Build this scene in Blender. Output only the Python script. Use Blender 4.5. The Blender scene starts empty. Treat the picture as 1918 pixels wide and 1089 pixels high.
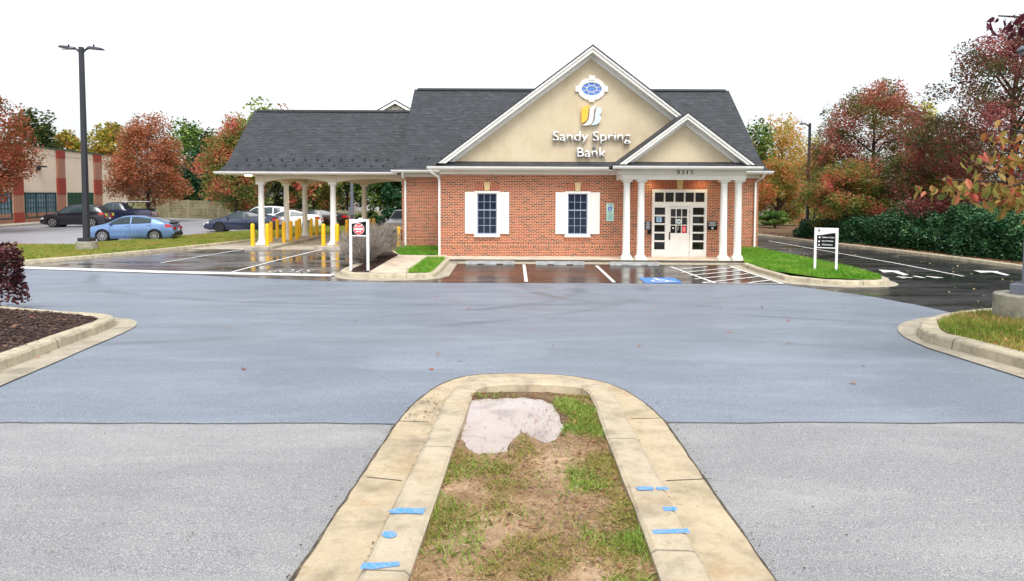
import bpy, bmesh, math, random
import numpy as np
from mathutils import Vector, Matrix
from mathutils.geometry import delaunay_2d_cdt
R = math.radians
scene = bpy.context.scene
COL = scene.collection
# ------------------------------------------------------------------ camera
CAMZ = 2.67
PITCH = math.atan(67/1279.0); F = 1279.0; CY = 432.0
cam_d = bpy.data.cameras.new('camera'); cam = bpy.data.objects.new('camera', cam_d); COL.objects.link(cam)
cam_d.sensor_width = 36; cam_d.lens = F/1918*36; cam_d.clip_end = 2000; cam_d.clip_start = 0.05
cam_d.shift_y = (CY-544.5)/1918
CM = Matrix.Rotation(math.pi/2-PITCH, 3, 'X') @ Matrix.Rotation(0.004, 3, 'Z')
cam.matrix_world = Matrix.Translation((0, 0, CAMZ)) @ CM.to_4x4()
scene.camera = cam
# ------------------------------------------------------------------ light
SUN_EL, SUN_AZ = 58, 168
world = bpy.data.worlds.new('World'); scene.world = world; world.use_nodes = True
wn = world.node_tree
bg = wn.nodes['Background']
sky = wn.nodes.new('ShaderNodeTexSky'); sky.sky_type = 'NISHITA'; sky.sun_disc = False
sky.sun_elevation = R(SUN_EL); sky.sun_rotation = R(SUN_AZ); sky.dust_density = 3.0; sky.air_density = 1.0; sky.ozone_density = 1.0
hs = wn.nodes.new('ShaderNodeHueSaturation'); hs.inputs['Saturation'].default_value = 0.22
wn.links.new(sky.outputs[0], hs.inputs['Color']); wn.links.new(hs.outputs[0], bg.inputs['Color'])
bg.inputs['Strength'].default_value = 0.15
sun_d = bpy.data.lights.new('sun', 'SUN'); sun_d.energy = 1.1; sun_d.angle = R(25); sun_d.color = (1, .96, .9)
sun = bpy.data.objects.new('sun', sun_d); COL.objects.link(sun)
az = R(SUN_AZ)
sdir = Vector((math.sin(az)*math.cos(R(SUN_EL)), math.cos(az)*math.cos(R(SUN_EL)), math.sin(R(SUN_EL))))
sun.rotation_euler = sdir.to_track_quat('Z', 'Y').to_euler()
vs = scene.view_settings
vs.view_transform = 'Standard'; vs.look = 'None'; vs.gamma = 1; vs.use_curve_mapping = False
vs.exposure = 0.92
# ------------------------------------------------------------------ terrain and pixel helpers
def h(y):
    if y < 8: return 1.07-.0414*max(y, -8)
    if y < 20.8:
        L = 12.8; t = (y-8)/L; z0 = 1.07-.0414*8
        return (2*t**3-3*t*t+1)*z0+(t**3-2*t*t+t)*L*-.0414
    if y < 26.4: return .009*(y-20.8)
    return .0504
def ray(px, py): return CM @ Vector(((px-959)/F, (CY-py)/F, -1))
def P(px, py, Y):
    d = ray(px, py); t = Y/d.y; return (d.x*t, CAMZ+d.z*t)
def G(px, py, off=0.0):
    d = ray(px, py); t = 1.0
    while t < 160 and CAMZ+t*d.z > h(t*d.y)+off: t += .1
    a, b = t-.1, t
    for _ in range(25):
        m = (a+b)/2
        if CAMZ+m*d.z < h(m*d.y)+off: b = m
        else: a = m
    return (d.x*b, d.y*b)
def GL(pts, off=0.0): return [G(x, y, off) for x, y in pts]
# ------------------------------------------------------------------ mesh helpers
class MB:
    def __init__(s): s.v = []; s.f = []; s.uv = None
    def add(s, vs, fs):
        o = len(s.v); s.v += [tuple(v) for v in vs]; s.f += [tuple(i+o for i in f) for f in fs]; return s
    def box(s, x0, x1, y0, y1, z0, z1):
        return s.add([(x0,y0,z0),(x1,y0,z0),(x1,y1,z0),(x0,y1,z0),(x0,y0,z1),(x1,y0,z1),(x1,y1,z1),(x0,y1,z1)],
                     [(0,3,2,1),(4,5,6,7),(0,1,5,4),(1,2,6,5),(2,3,7,6),(3,0,4,7)])
    def prism(s, poly, axis, a, b):
        def m(p, t):
            return {'x': (t, p[0], p[1]), 'y': (p[0], t, p[1]), 'z': (p[0], p[1], t)}[axis]
        n = len(poly)
        return s.add([m(p, a) for p in poly]+[m(p, b) for p in poly],
                     [tuple(range(n)), tuple(range(2*n-1, n-1, -1))]+[(i, (i+n), (i+1) % n+n, (i+1) % n) for i in range(n)])
    def lathe(s, prof, c=(0,0,0), n=20):
        o = []; m = len(prof)
        for r, z in prof:
            for k in range(n):
                a = 2*math.pi*k/n; o.append((c[0]+r*math.cos(a), c[1]+r*math.sin(a), c[2]+z))
        fs = [(i*n+k, i*n+(k+1) % n, (i+1)*n+(k+1) % n, (i+1)*n+k) for i in range(m-1) for k in range(n)]
        fs.append(tuple(range(n-1, -1, -1))); fs.append(tuple((m-1)*n+k for k in range(n)))
        return s.add(o, fs)
    def tube(s, pts, rad, n=8, sx=1.0):
        if not isinstance(rad, (list, tuple)): rad = [rad]*len(pts)
        pts = [Vector(p) for p in pts]; o = []
        for i, p in enumerate(pts):
            d = (pts[min(i+1, len(pts)-1)]-pts[max(i-1, 0)]).normalized()
            up = Vector((0,0,1)) if abs(d.z) < .9 else Vector((0,1,0))
            a = d.cross(up).normalized(); b = a.cross(d).normalized()
            for k in range(n):
                t = 2*math.pi*k/n+math.pi/n; o.append(p+a*(rad[i]*math.cos(t)*sx)+b*(rad[i]*math.sin(t)))
        m = len(pts)
        fs = [(i*n+k, (i+1)*n+k, (i+1)*n+(k+1) % n, i*n+(k+1) % n) for i in range(m-1) for k in range(n)]
        fs.append(tuple(range(n))); fs.append(tuple((m-1)*n+k for k in range(n-1, -1, -1)))
        return s.add(o, fs)
    def rot(s, ang, piv=(0,0)):
        c, q = math.cos(ang), math.sin(ang)
        s.v = [(piv[0]+(x-piv[0])*c-(y-piv[1])*q, piv[1]+(x-piv[0])*q+(y-piv[1])*c, z) for x, y, z in s.v]; return s
    def mesh(s, name, smooth=False, fix=True):
        me = bpy.data.meshes.new(name); me.from_pydata(s.v, [], s.f)
        if fix:
            bm = bmesh.new(); bm.from_mesh(me); bmesh.ops.recalc_face_normals(bm, faces=bm.faces); bm.to_mesh(me); bm.free()
        if smooth: me.polygons.foreach_set('use_smooth', [True]*len(me.polygons))
        me.update(); return me
def link(name, me, mat, parent=None, world_=True, bevel=0, smooth=False):
    o = bpy.data.objects.new(name, me); COL.objects.link(o)
    if mat: 
        me.materials.clear(); me.materials.append(mat)
    if parent:
        o.parent = parent
        if world_:
            r = parent
            loc = Vector((0,0,0))
            while r: loc += r.location; r = r.parent
            o.location = -loc
    if bevel:
        b = o.modifiers.new('bevel', 'BEVEL'); b.width = bevel; b.segments = 2; b.limit_method = 'ANGLE'; b.angle_limit = R(40)
    return o
def part(name, mb, mat, parent=None, world_=True, bevel=0, smooth=False, label=None):
    me = mb.mesh(name, smooth) if isinstance(mb, MB) else mb
    o = link(name, me, mat, parent, world_, bevel)
    if smooth and isinstance(mb, MB):
        try: me.set_sharp_from_angle(angle=R(42))
        except Exception: pass
    if label: o['label'] = label
    return o
def tag(o, label, cat, group=None):
    o['label'] = label; o['category'] = cat
    if group: o['group'] = group
    return o
def thing(name, label, cat, loc=(0,0,0), rz=0, group=None):
    o = bpy.data.objects.new(name, None); COL.objects.link(o); o.location = loc; o.rotation_euler = (0,0,rz)
    o.empty_display_size = .2
    return tag(o, label, cat, group)
def struct(o): o['kind'] = 'structure'; return o
def stuff(o): o['kind'] = 'stuff'; return o
def copy_tree(o, parent=None):
    c = o.copy(); COL.objects.link(c)
    if parent: c.parent = parent
    for ch in list(o.children): copy_tree(ch, c)
    return c
def text_mesh(s, size, extrude=0.0, offset=0.0, align='CENTER', space=1.0, bevel=0.0):
    cu = bpy.data.curves.new('text', 'FONT'); cu.body = s; cu.size = size; cu.extrude = extrude; cu.offset = offset
    cu.align_x = align; cu.space_character = space; cu.bevel_depth = bevel
    o = bpy.data.objects.new('text', cu); COL.objects.link(o)
    dg = bpy.context.evaluated_depsgraph_get(); dg.update()
    me = bpy.data.meshes.new_from_object(o.evaluated_get(dg))
    bpy.data.objects.remove(o); bpy.data.curves.remove(cu); return me
def text_fit(s, x0, x1, zbase, ztop_cap, y, extrude, offset=0.0, space=1.0, face='y'):
    """text mesh standing in the XZ plane facing -Y, fitted to a width and cap height"""
    me = text_mesh(s, 1.0, 0, offset, 'LEFT', space)
    co = np.empty(len(me.vertices)*3, np.float32); me.vertices.foreach_get('co', co); co = co.reshape(-1, 3)
    ref = text_mesh('H', 1.0); rc = np.empty(len(ref.vertices)*3, np.float32); ref.vertices.foreach_get('co', rc); cap = rc.reshape(-1, 3)[:, 1].max()
    bpy.data.meshes.remove(ref)
    bm = bmesh.new(); bm.from_mesh(me)
    mn, mx = co[:, 0].min(), co[:, 0].max()
    for v in bm.verts:
        x, yy, _ = v.co
        v.co = (x0+(x-mn)/(mx-mn)*(x1-x0), y+extrude, zbase+yy/cap*(ztop_cap-zbase))
    if extrude:
        r = bmesh.ops.extrude_face_region(bm, geom=bm.faces[:])
        bmesh.ops.translate(bm, vec=(0, -extrude, 0), verts=[e for e in r['geom'] if isinstance(e, bmesh.types.BMVert)])
    bmesh.ops.recalc_face_normals(bm, faces=bm.faces)
    bm.to_mesh(me); bm.free(); return me
def inside(poly, pts):
    poly = np.array(poly); x, y = pts[:, 0], pts[:, 1]; r = np.zeros(len(pts), bool); j = len(poly)-1
    for i in range(len(poly)):
        xi, yi = poly[i]; xj, yj = poly[j]
        c = ((yi > y) != (yj > y)) & (x < (xj-xi)*(y-yi)/(yj-yi+1e-12)+xi); r ^= c; j = i
    return r
def sheet_mesh(poly, off, res=.6, zf=None):
    """polygon (world XY) draped over the terrain"""
    zf = zf or h
    a = np.array(poly); x0, y0 = a.min(0); x1, y1 = a.max(0)
    bnd = []
    n = len(poly)
    for i in range(n):
        p, q = Vector(poly[i]), Vector(poly[(i+1) % n]); k = max(1, min(60, int((q-p).length/res)))
        for j in range(k): bnd.append(p.lerp(q, j/k))
    gx = np.arange(x0, x1, max(res, (x1-x0)/60)); gy = np.arange(y0, y1, res)
    g = np.array([(x, y) for x in gx for y in gy]).reshape(-1, 2)
    if len(g):
        g = g[inside([tuple(b) for b in bnd], g)]
    vs_ = bnd+[Vector(t) for t in g.tolist()]
    m = len(bnd)
    v, e, f, _, _, _ = delaunay_2d_cdt(vs_, [(i, (i+1) % m) for i in range(m)], [], 1, 1e-5)
    mb = MB(); mb.v = [(p.x, p.y, zf(p.y)+off) for p in v]; mb.f = [tuple(t) for t in f]
    me = mb.mesh('sheet', fix=False)
    bm = bmesh.new(); bm.from_mesh(me)
    for fc in bm.faces:
        if fc.normal.z < 0: fc.normal_flip()
    bm.to_mesh(me); bm.free(); return me
def sheet(name, poly, off, mat, res=.6, kind='structure', zf=None):
    me = sheet_mesh(poly, off, res, zf); me.name = name
    o = link(name, me, mat); o['kind'] = kind; return o
def chaikin(p, n=2, closed=False):
    p = [Vector(q) for q in p]
    for _ in range(n):
        o = []; m = len(p)
        for i in range(m if closed else m-1):
            a, b = p[i], p[(i+1) % m]; o += [a.lerp(b, .25), a.lerp(b, .75)]
        if not closed: o = [p[0]]+o+[p[-1]]
        p = o
    return [(q.x, q.y) for q in p]
def offset_path(p, d, closed=False):
    n = len(p); o = []
    for i in range(n):
        a = Vector(p[i-1]) if (i > 0 or closed) else None
        b = Vector(p[i]); c = Vector(p[(i+1) % n]) if (i < n-1 or closed) else None
        ns = []
        for u, v in ((a, b), (b, c)):
            if u is None or v is None or (v-u).length < 1e-6: continue
            t = (v-u).normalized(); ns.append(Vector((-t.y, t.x)))
        m = sum(ns, Vector((0,0))).normalized(); k = max(.6, m.dot(ns[0]))
        o.append((b.x+m.x*d/k, b.y+m.y*d/k))
    return o
def resample(p, step):
    o = [Vector(p[0])]
    for a, b in zip(p[:-1], p[1:]):
        a, b = Vector(a), Vector(b); k = max(1, int((b-a).length/step))
        for j in range(1, k+1): o.append(a.lerp(b, j/k))
    return [(q.x, q.y) for q in o]
KJ = random.Random(11)
def kerb(name, path, w, hgt, mat, base=0.0, closed=False, side=1):
    """concrete kerb; path = outer top edge, body lies on the left (side=1) or right (-1)"""
    path = resample(path, .35)
    prof = [(.03, -.05), (.03, 0), (.012, hgt-.03), (-.008, hgt-.006), (-.03, hgt), (-w+.02, hgt), (-w, hgt-.015), (-w, -.05)]
    lines = [offset_path(path, -d*side, closed) for d, _ in prof]
    n = len(path); m = len(prof); me = bpy.data.meshes.new(name)
    vs_ = []; L = [0.0]
    for i in range(n):
        if i: L.append(L[-1]+(Vector(path[i])-Vector(path[i-1])).length)
        zb = h(path[i][1])+base
        for j in range(m): vs_.append((lines[j][i][0]+KJ.uniform(-.004, .004), lines[j][i][1]+KJ.uniform(-.004, .004), zb+prof[j][1]+KJ.uniform(-.003, .003)))
    fs = []; uvs = []
    for i in range(n-1):
        for j in range(m-1):
            fs.append((i*m+j, (i+1)*m+j, (i+1)*m+j+1, i*m+j+1)); uvs += [(L[i], j/m), (L[i+1], j/m), (L[i+1], (j+1)/m), (L[i], (j+1)/m)]
    for e in (0, n-1):
        fs.append(tuple(e*m+j for j in range(m))); uvs += [(L[e]+.5, j/m) for j in range(m)]
    me.from_pydata(vs_, [], fs); uv = me.uv_layers.new(name='UVMap')
    uv.data.foreach_set('uv', np.array(uvs, np.float32).ravel())
    bm = bmesh.new(); bm.from_mesh(me); bmesh.ops.recalc_face_normals(bm, faces=bm.faces); bm.to_mesh(me); bm.free()
    o = link(name, me, mat); return struct(o)
# ------------------------------------------------------------------ materials
class NT:
    def __init__(s, name):
        s.m = bpy.data.materials.new(name); s.m.use_nodes = True; s.t = s.m.node_tree; s.b = s.t.nodes['Principled BSDF']
    def n(s, typ, ins=None, **pr):
        k = s.t.nodes.new(typ)
        for a, v in pr.items(): setattr(k, a, v)
        for a, v in (ins or {}).items(): s.set(k.inputs[a], v)
        return k
    def set(s, sock, v):
        if hasattr(v, 'is_output'): s.t.links.new(v, sock)
        elif isinstance(v, (tuple, list)) and len(v) == 3 and sock.type == 'RGBA': sock.default_value = (*v, 1)
        else: sock.default_value = v
    def obj(s): return s.n('ShaderNodeTexCoord').outputs['Object']
    def uv(s): return s.n('ShaderNodeTexCoord').outputs['UV']
    def noise(s, sc, det=4, ro=.55, vec=None, dist=0):
        return s.n('ShaderNodeTexNoise', {'Vector': vec or s.obj(), 'Scale': sc, 'Detail': det, 'Roughness': ro, 'Distortion': dist}).outputs['Fac']
    def vor(s, sc, vec=None, out='Color', feature='F1'):
        return s.n('ShaderNodeTexVoronoi', {'Vector': vec or s.obj(), 'Scale': sc}, feature=feature).outputs[out]
    def ramp(s, f, stops, interp='LINEAR'):
        k = s.n('ShaderNodeValToRGB', {'Fac': f}); cr = k.color_ramp; cr.interpolation = interp
        while len(cr.elements) > 1: cr.elements.remove(cr.elements[-1])
        for i, (p, c) in enumerate(stops):
            e = cr.elements[0] if i == 0 else cr.elements.new(p)
            e.position = p; c = (c, c, c) if not isinstance(c, tuple) else c; e.color = (*c, 1)
        return k.outputs['Color']
    def mix(s, f, a, b, mode='MIX'):
        k = s.n('ShaderNodeMix', data_type='RGBA', blend_type=mode)
        s.set(k.inputs[0], f); s.set(k.inputs[6], a); s.set(k.inputs[7], b); return k.outputs[2]
    def math(s, op, a, b=0.0, c=None):
        k = s.n('ShaderNodeMath', operation=op); s.set(k.inputs[0], a); s.set(k.inputs[1], b)
        if c is not None: s.set(k.inputs[2], c)
        return k.outputs[0]
    def mapr(s, v, a, b, c, d): return s.n('ShaderNodeMapRange', {'Value': v, 'From Min': a, 'From Max': b, 'To Min': c, 'To Max': d}).outputs[0]
    def sep(s, v): return s.n('ShaderNodeSeparateXYZ', {'Vector': v}).outputs
    def comb(s, x, y, z=0.0): return s.n('ShaderNodeCombineXYZ', {'X': x, 'Y': y, 'Z': z}).outputs[0]
    def scale(s, v, sc): return s.n('ShaderNodeVectorMath', {0: v, 1: sc}, operation='MULTIPLY').outputs[0]
    def bump(s, hgt, st=.3, d=.01):
        k = s.n('ShaderNodeBump', {'Height': hgt, 'Strength': st, 'Distance': d}); s.set(s.b.inputs['Normal'], k.outputs[0])
    def out(s, color=None, rough=None, spec=None, metal=None, coat=None):
        for nm, v in (('Base Color', color), ('Roughness', rough), ('Specular IOR Level', spec), ('Metallic', metal), ('Coat Weight', coat)):
            if v is not None: s.set(s.b.inputs[nm], v)
        return s.m
def srgb(r, g, b):
    f = lambda c: (c/255/12.92) if c/255 <= .04045 else ((c/255+.055)/1.055)**2.4
    return (f(r), f(g), f(b))
def plain(name, c, rough=.5, var=.06, sc=3, bump=0, bsc=60, spec=None, metal=None, coat=None):
    m = NT(name); f = m.noise(sc, 5)
    lo = tuple(x*(1-var*2) for x in c); hi = tuple(min(1, x*(1+var)) for x in c)
    if bump: m.bump(m.noise(bsc, 3), bump, .005)
    rr = m.mapr(m.noise(sc*2.3, 3), .3, .7, max(.02, rough-.05), min(1, rough+.08))
    return m.out(m.ramp(f, [(.3, lo), (.7, hi)]), rr, spec, metal, coat)

def mat_brick(name, soldier=False, tint=1.0, cols=None):
    m = NT(name); x, y, z = m.sep(m.obj()); u = m.math('ADD', x, y)
    v = m.comb(z, u) if soldier else m.comb(u, z)
    def brick(c1, c2, mo):
        return m.n('ShaderNodeTexBrick', {'Vector': v, 'Color1': c1, 'Color2': c2, 'Mortar': mo, 'Scale': 1.0, 'Mortar Size': .0088, 'Mortar Smooth': .2,
                   'Bias': 0.0, 'Brick Width': .2032, 'Row Height': .0677}, offset=0 if soldier else .5)
    b = brick((0,0,0), (1,1,1), (.5,.5,.5))
    cols = cols or [(.0, srgb(72, 58, 50)), (.10, srgb(92, 66, 52)), (.2, srgb(142, 78, 50)), (.45, srgb(168, 88, 56)), (.7, srgb(184, 104, 68)), (.9, srgb(156, 78, 52)), (1, srgb(92, 70, 54))]
    c = m.ramp(b.outputs['Color'], cols)
    c = m.mix(m.mapr(m.noise(.45, 3), .3, .7, 0, .22), c, srgb(150, 84, 60))
    c = m.mix(m.mapr(m.noise(34, 3), .35, .65, 0, .3), c, srgb(130, 66, 50))
    mo = m.mix(m.noise(9, 3), srgb(224, 190, 162), srgb(200, 166, 138))
    mort = b.outputs['Fac']
    c = m.mix(mort, c, mo)
    z2 = m.mapr(m.math('ADD', z, m.math('MULTIPLY', m.noise(2.2, 4), .3)), .2, .5, .45, 0)
    c = m.mix(z2, c, srgb(150, 110, 92))
    m.bump(m.math('SUBTRACT', m.math('MULTIPLY', m.noise(50, 3), .3), mort), .6, .006)
    return m.out(c, .82, .3)
def mat_shingle():
    m = NT('roof_shingles'); x, y, z = m.sep(m.obj())
    gx, gy, gz = m.sep(m.n('ShaderNodeNewGeometry').outputs['Normal'])
    side = m.math('GREATER_THAN', m.math('ABSOLUTE', gx), .3)
    u = m.mix(side, m.comb(x, 0, 0), m.comb(y, 0, 0)); u = m.sep(u)[0]
    v = m.comb(u, m.math('MULTIPLY', z, 1.64))
    b = m.n('ShaderNodeTexBrick', {'Vector': v, 'Color1': (0,0,0), 'Color2': (1,1,1), 'Mortar': (.5,.5,.5), 'Scale': 1.0, 'Mortar Size': .011, 'Mortar Smooth': .1, 'Brick Width': .31, 'Row Height': .143}, offset=.37)
    c = m.ramp(b.outputs['Color'], [(0, srgb(28, 31, 36)), (.4, srgb(38, 41, 46)), (.75, srgb(50, 53, 58)), (1, srgb(64, 67, 71))])
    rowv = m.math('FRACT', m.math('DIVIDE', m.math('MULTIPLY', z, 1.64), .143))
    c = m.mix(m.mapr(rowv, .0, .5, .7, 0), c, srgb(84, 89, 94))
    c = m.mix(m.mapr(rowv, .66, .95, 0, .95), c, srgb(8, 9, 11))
    c = m.mix(m.mapr(m.noise(1.3, 5, .65), .42, .66, 0, .45), c, srgb(38, 38, 44))
    c = m.mix(m.mapr(m.noise(7, 4), .5, .8, 0, .5), c, srgb(72, 75, 77))
    m.bump(m.math('ADD', rowv, m.math('MULTIPLY', m.noise(60, 2), .6)), .5, .012)
    return m.out(c, m.mapr(m.noise(2, 3), .3, .7, .5, .75), .4)
def mat_asphalt(name, base, light, dark, rough, patch, speck=.5, bmp=.5, wet=None, spec=.5, gs=120, tracks=0):
    m = NT(name); o = m.obj()
    c = m.ramp(m.noise(gs, 2, .75, o), [(.30, dark), (.5, base), (.70, light)])
    c = m.mix(m.mapr(m.vor(gs*1.3, o, 'Distance'), .0, .22, speck, 0), c, light)
    c = m.mix(m.mapr(m.noise(gs*.35, 3, .7, o), .35, .7, .25, 0), c, dark)
    big = m.noise(.35, 6, .65, o, .6)
    c = m.mix(m.mapr(big, .38, .66, 0, patch), c, tuple(k*.5 for k in base))
    st = m.noise(1.0, 6, .65, m.scale(o, (.5, 1.3, 1)), .5)
    c = m.mix(m.mapr(st, .45, .72, 0, patch*.8), c, light)
    c = m.mix(m.mapr(m.noise(1.7, 5, .7, o, 1.2), .60, .78, 0, patch*1.1), c, tuple(k*.45 for k in base))
    c = m.mix(m.mapr(m.noise(16, 4, .7, o), .68, .8, 0, .35), c, tuple(k*.55 for k in base))
    if tracks:
        x, y, z = m.sep(o)
        for cx, cy, rad in ((-8.5, 20.5, 10.5), (-8.2, 20.5, 12.0), (10.5, 21, 9.0), (10.8, 21, 10.6), (-2.0, 27, 12.5)):
            d = m.math('SQRT', m.math('ADD', m.math('POWER', m.math('SUBTRACT', x, cx), 2), m.math('POWER', m.math('SUBTRACT', y, cy), 2)))
            d = m.math('ADD', d, m.math('MULTIPLY', m.noise(.8, 3, .6, o), .35))
            band = m.math('SMOOTH_MIN', 1.0, m.math('DIVIDE', m.math('ABSOLUTE', m.math('SUBTRACT', d, rad+.17)), .26), .1)
            f = m.math('MULTIPLY', m.mapr(band, .35, 1, tracks, 0), m.mapr(m.noise(.45, 4, .6, o), .42, .62, 0, 1))
            c = m.mix(f, c, tuple(k*.45 for k in base))
    hgt = m.noise(gs, 2, .7, o)
    rr = rough
    if wet:
        wv = m.noise(.5, 6, .66, m.scale(o, (.4, 1.7, 1)), .8)
        rr = m.mapr(wv, wet[2], wet[3], wet[0], wet[1])
        bs = m.mapr(wv, wet[2], wet[3], bmp*.05, bmp)
    else:
        rr = m.mapr(big, .3, .7, rough-.06, rough+.06); bs = bmp
    k = m.n('ShaderNodeBump', {'Height': hgt, 'Distance': .006}); m.set(k.inputs['Strength'], bs); m.set(m.b.inputs['Normal'], k.outputs[0])
    return m.out(c, rr, spec)
def mat_concrete(name, c, joint=0, stain=.35, rough=.8, sc=1.0, dirt=(.16, .14, .11)):
    m = NT(name); o = m.obj()
    lo = tuple(k*.6 for k in c); hi = tuple(min(1, k*1.2) for k in c)
    col = m.ramp(m.noise(1.8*sc, 6, .65, o), [(.3, lo), (.5, c), (.7, hi)])
    col = m.mix(m.mapr(m.noise(110, 2, .6, o), .4, .7, 0, .35), col, lo)
    col = m.mix(m.mapr(m.noise(.9*sc, 7, .72, o, .7), .52, .74, 0, stain), col, dirt)
    col = m.mix(m.mapr(m.noise(7*sc, 6, .75, o, .5), .56, .7, 0, stain*.8), col, tuple(k*.8 for k in dirt))
    col = m.mix(m.mapr(m.noise(38, 3, .7, o), .66, .74, 0, .5), col, tuple(k*.5 for k in c))
    if joint:
        u = m.sep(m.uv())[0]
        fr = m.math('FRACT', m.math('DIVIDE', u, joint))
        col = m.mix(m.mapr(fr, .0, .012, .9, 0), col, (.05, .045, .04))
    nz = m.sep(m.n('ShaderNodeNewGeometry').outputs['Normal'])[2]
    m.bump(m.noise(90, 3, .6, o), .35, .004)
    return m.out(col, rough, .3)
def mat_leaf(name, stops, sc=.45, trans=.35, w=.5, rough=.45):
    m = NT(name); g = m.n('ShaderNodeNewGeometry')
    isl = g.outputs['Random Per Island']
    f = m.math('ADD', m.math('MULTIPLY', isl, 1-w), m.math('MULTIPLY', m.mapr(m.noise(sc, 3, .6), .28, .72, 0, 1), w))
    c = m.ramp(f, stops)
    m.out(c, rough, .35)
    tr = m.n('ShaderNodeBsdfTranslucent', {'Color': c}); mx = m.n('ShaderNodeMixShader', {0: trans, 1: m.b.outputs[0], 2: tr.outputs[0]})
    m.t.links.new(mx.outputs[0], m.t.nodes['Material Output'].inputs['Surface']); return m.m
def mat_ground(name, stops, sc=2.0, bmp=.6, rough=.9, fine=40):
    m = NT(name); f = m.math('ADD', m.math('MULTIPLY', m.noise(sc, 6, .65), .6), m.math('MULTIPLY', m.noise(fine, 3, .6), .4))
    m.bump(m.noise(fine, 4, .7), bmp, .02)
    return m.out(m.ramp(f, stops), rough, .25)
WHITE = plain('white_paint', srgb(232, 230, 224), .4, .03, 2)
CREAM = plain('cream_paint', srgb(228, 224, 214), .45, .04, 1.5)
SOFFIT = plain('beige_trim', srgb(218, 205, 180), .5, .04, 1.5)
STUCCO = NT('tan_stucco'); _o = STUCCO.obj()
_c = STUCCO.ramp(STUCCO.noise(.9, 6, .65, _o), [(.3, srgb(188, 172, 144)), (.5, srgb(200, 185, 157)), (.7, srgb(206, 192, 166))])
_c = STUCCO.mix(STUCCO.mapr(STUCCO.noise(1.2, 6, .7, STUCCO.scale(_o, (3.0, 1, .35))), .5, .75, 0, .35), _c, srgb(178, 158, 126))
STUCCO.bump(STUCCO.noise(130, 3), .3, .005); STUCCO = STUCCO.out(_c, .88, .25)
STUCCO2 = plain('pale_stucco', srgb(232, 214, 190), .85, .04, .5, .2, 100)
BRICK = mat_brick('red_brick'); SOLD = mat_brick('soldier_brick', True)
PBRICK = mat_brick('pilaster_brick', cols=[(0, srgb(120, 66, 50)), (.5, srgb(150, 78, 62)), (1, srgb(128, 92, 78))])
PBRICK2 = plain('solid_red_brick', srgb(150, 62, 46), .85, .1, 8)
SHING = mat_shingle()
GUTTER = plain('gutter_metal', srgb(226, 224, 220), .3, .03, 2)
DARKM = plain('dark_metal', srgb(44, 46, 54), .42, .05, 4)
GREYM = plain('grey_metal', srgb(108, 112, 124), .45, .05, 4)
BLACK = plain('black_paint', srgb(16, 17, 20), .6, .05, 4, spec=.2)
YELLOW = plain('yellow_plastic', srgb(244, 188, 20), .38, .05, 3)
GLASS = NT('window_glass').out(srgb(26, 36, 56), .04, .4)
DOORGL = NT('door_glass').out(srgb(16, 15, 13), .05, .5)
BLUEGL = NT('blue_glass').out(srgb(88, 126, 196), .12, .4)
SASH = plain('grey_blue_sash', srgb(150, 164, 186), .4, .03)
KEYST = plain('keystone', srgb(214, 188, 138), .8, .06, 8, .2)
CONC = mat_concrete('kerb_concrete', srgb(186, 176, 152), 3.05, .75, sc=2.5, dirt=srgb(112, 102, 86))
CONCN = mat_concrete('near_kerb_concrete', srgb(184, 171, 148), 1.6, .65, sc=2.4, dirt=srgb(158, 130, 94))
GUTC = mat_concrete('gutter_concrete', srgb(172, 164, 146), 0, .7, sc=1.6, dirt=srgb(132, 118, 94))
GUTN = mat_concrete('near_gutter_concrete', srgb(184, 169, 143), 0, .75, sc=2.2, dirt=srgb(156, 126, 86))
WALKC = mat_concrete('sidewalk_concrete', srgb(206, 188, 168), 0, .12)
APRON = mat_concrete('apron_concrete', srgb(176, 168, 154), 0, .3)
POSTC = mat_concrete('weathered_concrete', srgb(160, 156, 140), 0, .95, sc=2.2, dirt=(.06, .058, .05))
OLDAS = mat_asphalt('old_asphalt', srgb(146, 147, 149), srgb(212, 211, 208), srgb(76, 78, 82), .6, .26, .5, .7, gs=150)
AISLE = mat_asphalt('damp_asphalt', srgb(120, 130, 144), srgb(172, 182, 196), srgb(68, 76, 87), .5, .30, .45, .5, wet=(.34, .62, .3, .7), spec=.9, gs=105, tracks=.6)
NEWAS = mat_asphalt('sealed_asphalt', srgb(42, 39, 39), srgb(64, 60, 60), srgb(22, 21, 22), .2, .35, .15, .2, wet=(.12, .34, .36, .68), spec=.26)
WETAS = mat_asphalt('wet_asphalt', srgb(84, 85, 89), srgb(126, 128, 132), srgb(44, 44, 48), .2, .45, .2, .3, wet=(.03, .42, .42, .66), spec=.9)
SIDEAS = mat_asphalt('side_asphalt', srgb(34, 35, 38), srgb(64, 66, 70), srgb(16, 17, 19), .3, .4, .25, .3, wet=(.08, .42, .38, .62), spec=.8)
LOTAS = mat_asphalt('lot_asphalt', srgb(150, 150, 156), srgb(186, 186, 190), srgb(110, 110, 116), .4, .3, .3, .3, spec=.8)
LINE = NT('line_paint')
LINE = LINE.out(LINE.mix(LINE.mapr(LINE.noise(9, 6, .7), .5, .72, 0, .55), srgb(218, 218, 214), srgb(124, 124, 122)), .5)
BLUEP = NT('blue_paint'); BLUEP = BLUEP.out(BLUEP.mix(BLUEP.mapr(BLUEP.noise(8, 5, .7), .5, .75, 0, .5), srgb(66, 130, 220), srgb(120, 160, 215)), .5)
MARKP = NT('marking_paint'); MARKP = MARKP.out(MARKP.mix(MARKP.mapr(MARKP.noise(70, 6, .8), .46, .62, 0, .8), srgb(62, 146, 220), srgb(176, 164, 140)), .7)
MULCH = mat_ground('mulch', [(.3, srgb(34, 24, 20)), (.5, srgb(56, 40, 34)), (.7, srgb(84, 64, 56))], 3, 1, .9, 55)
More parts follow.
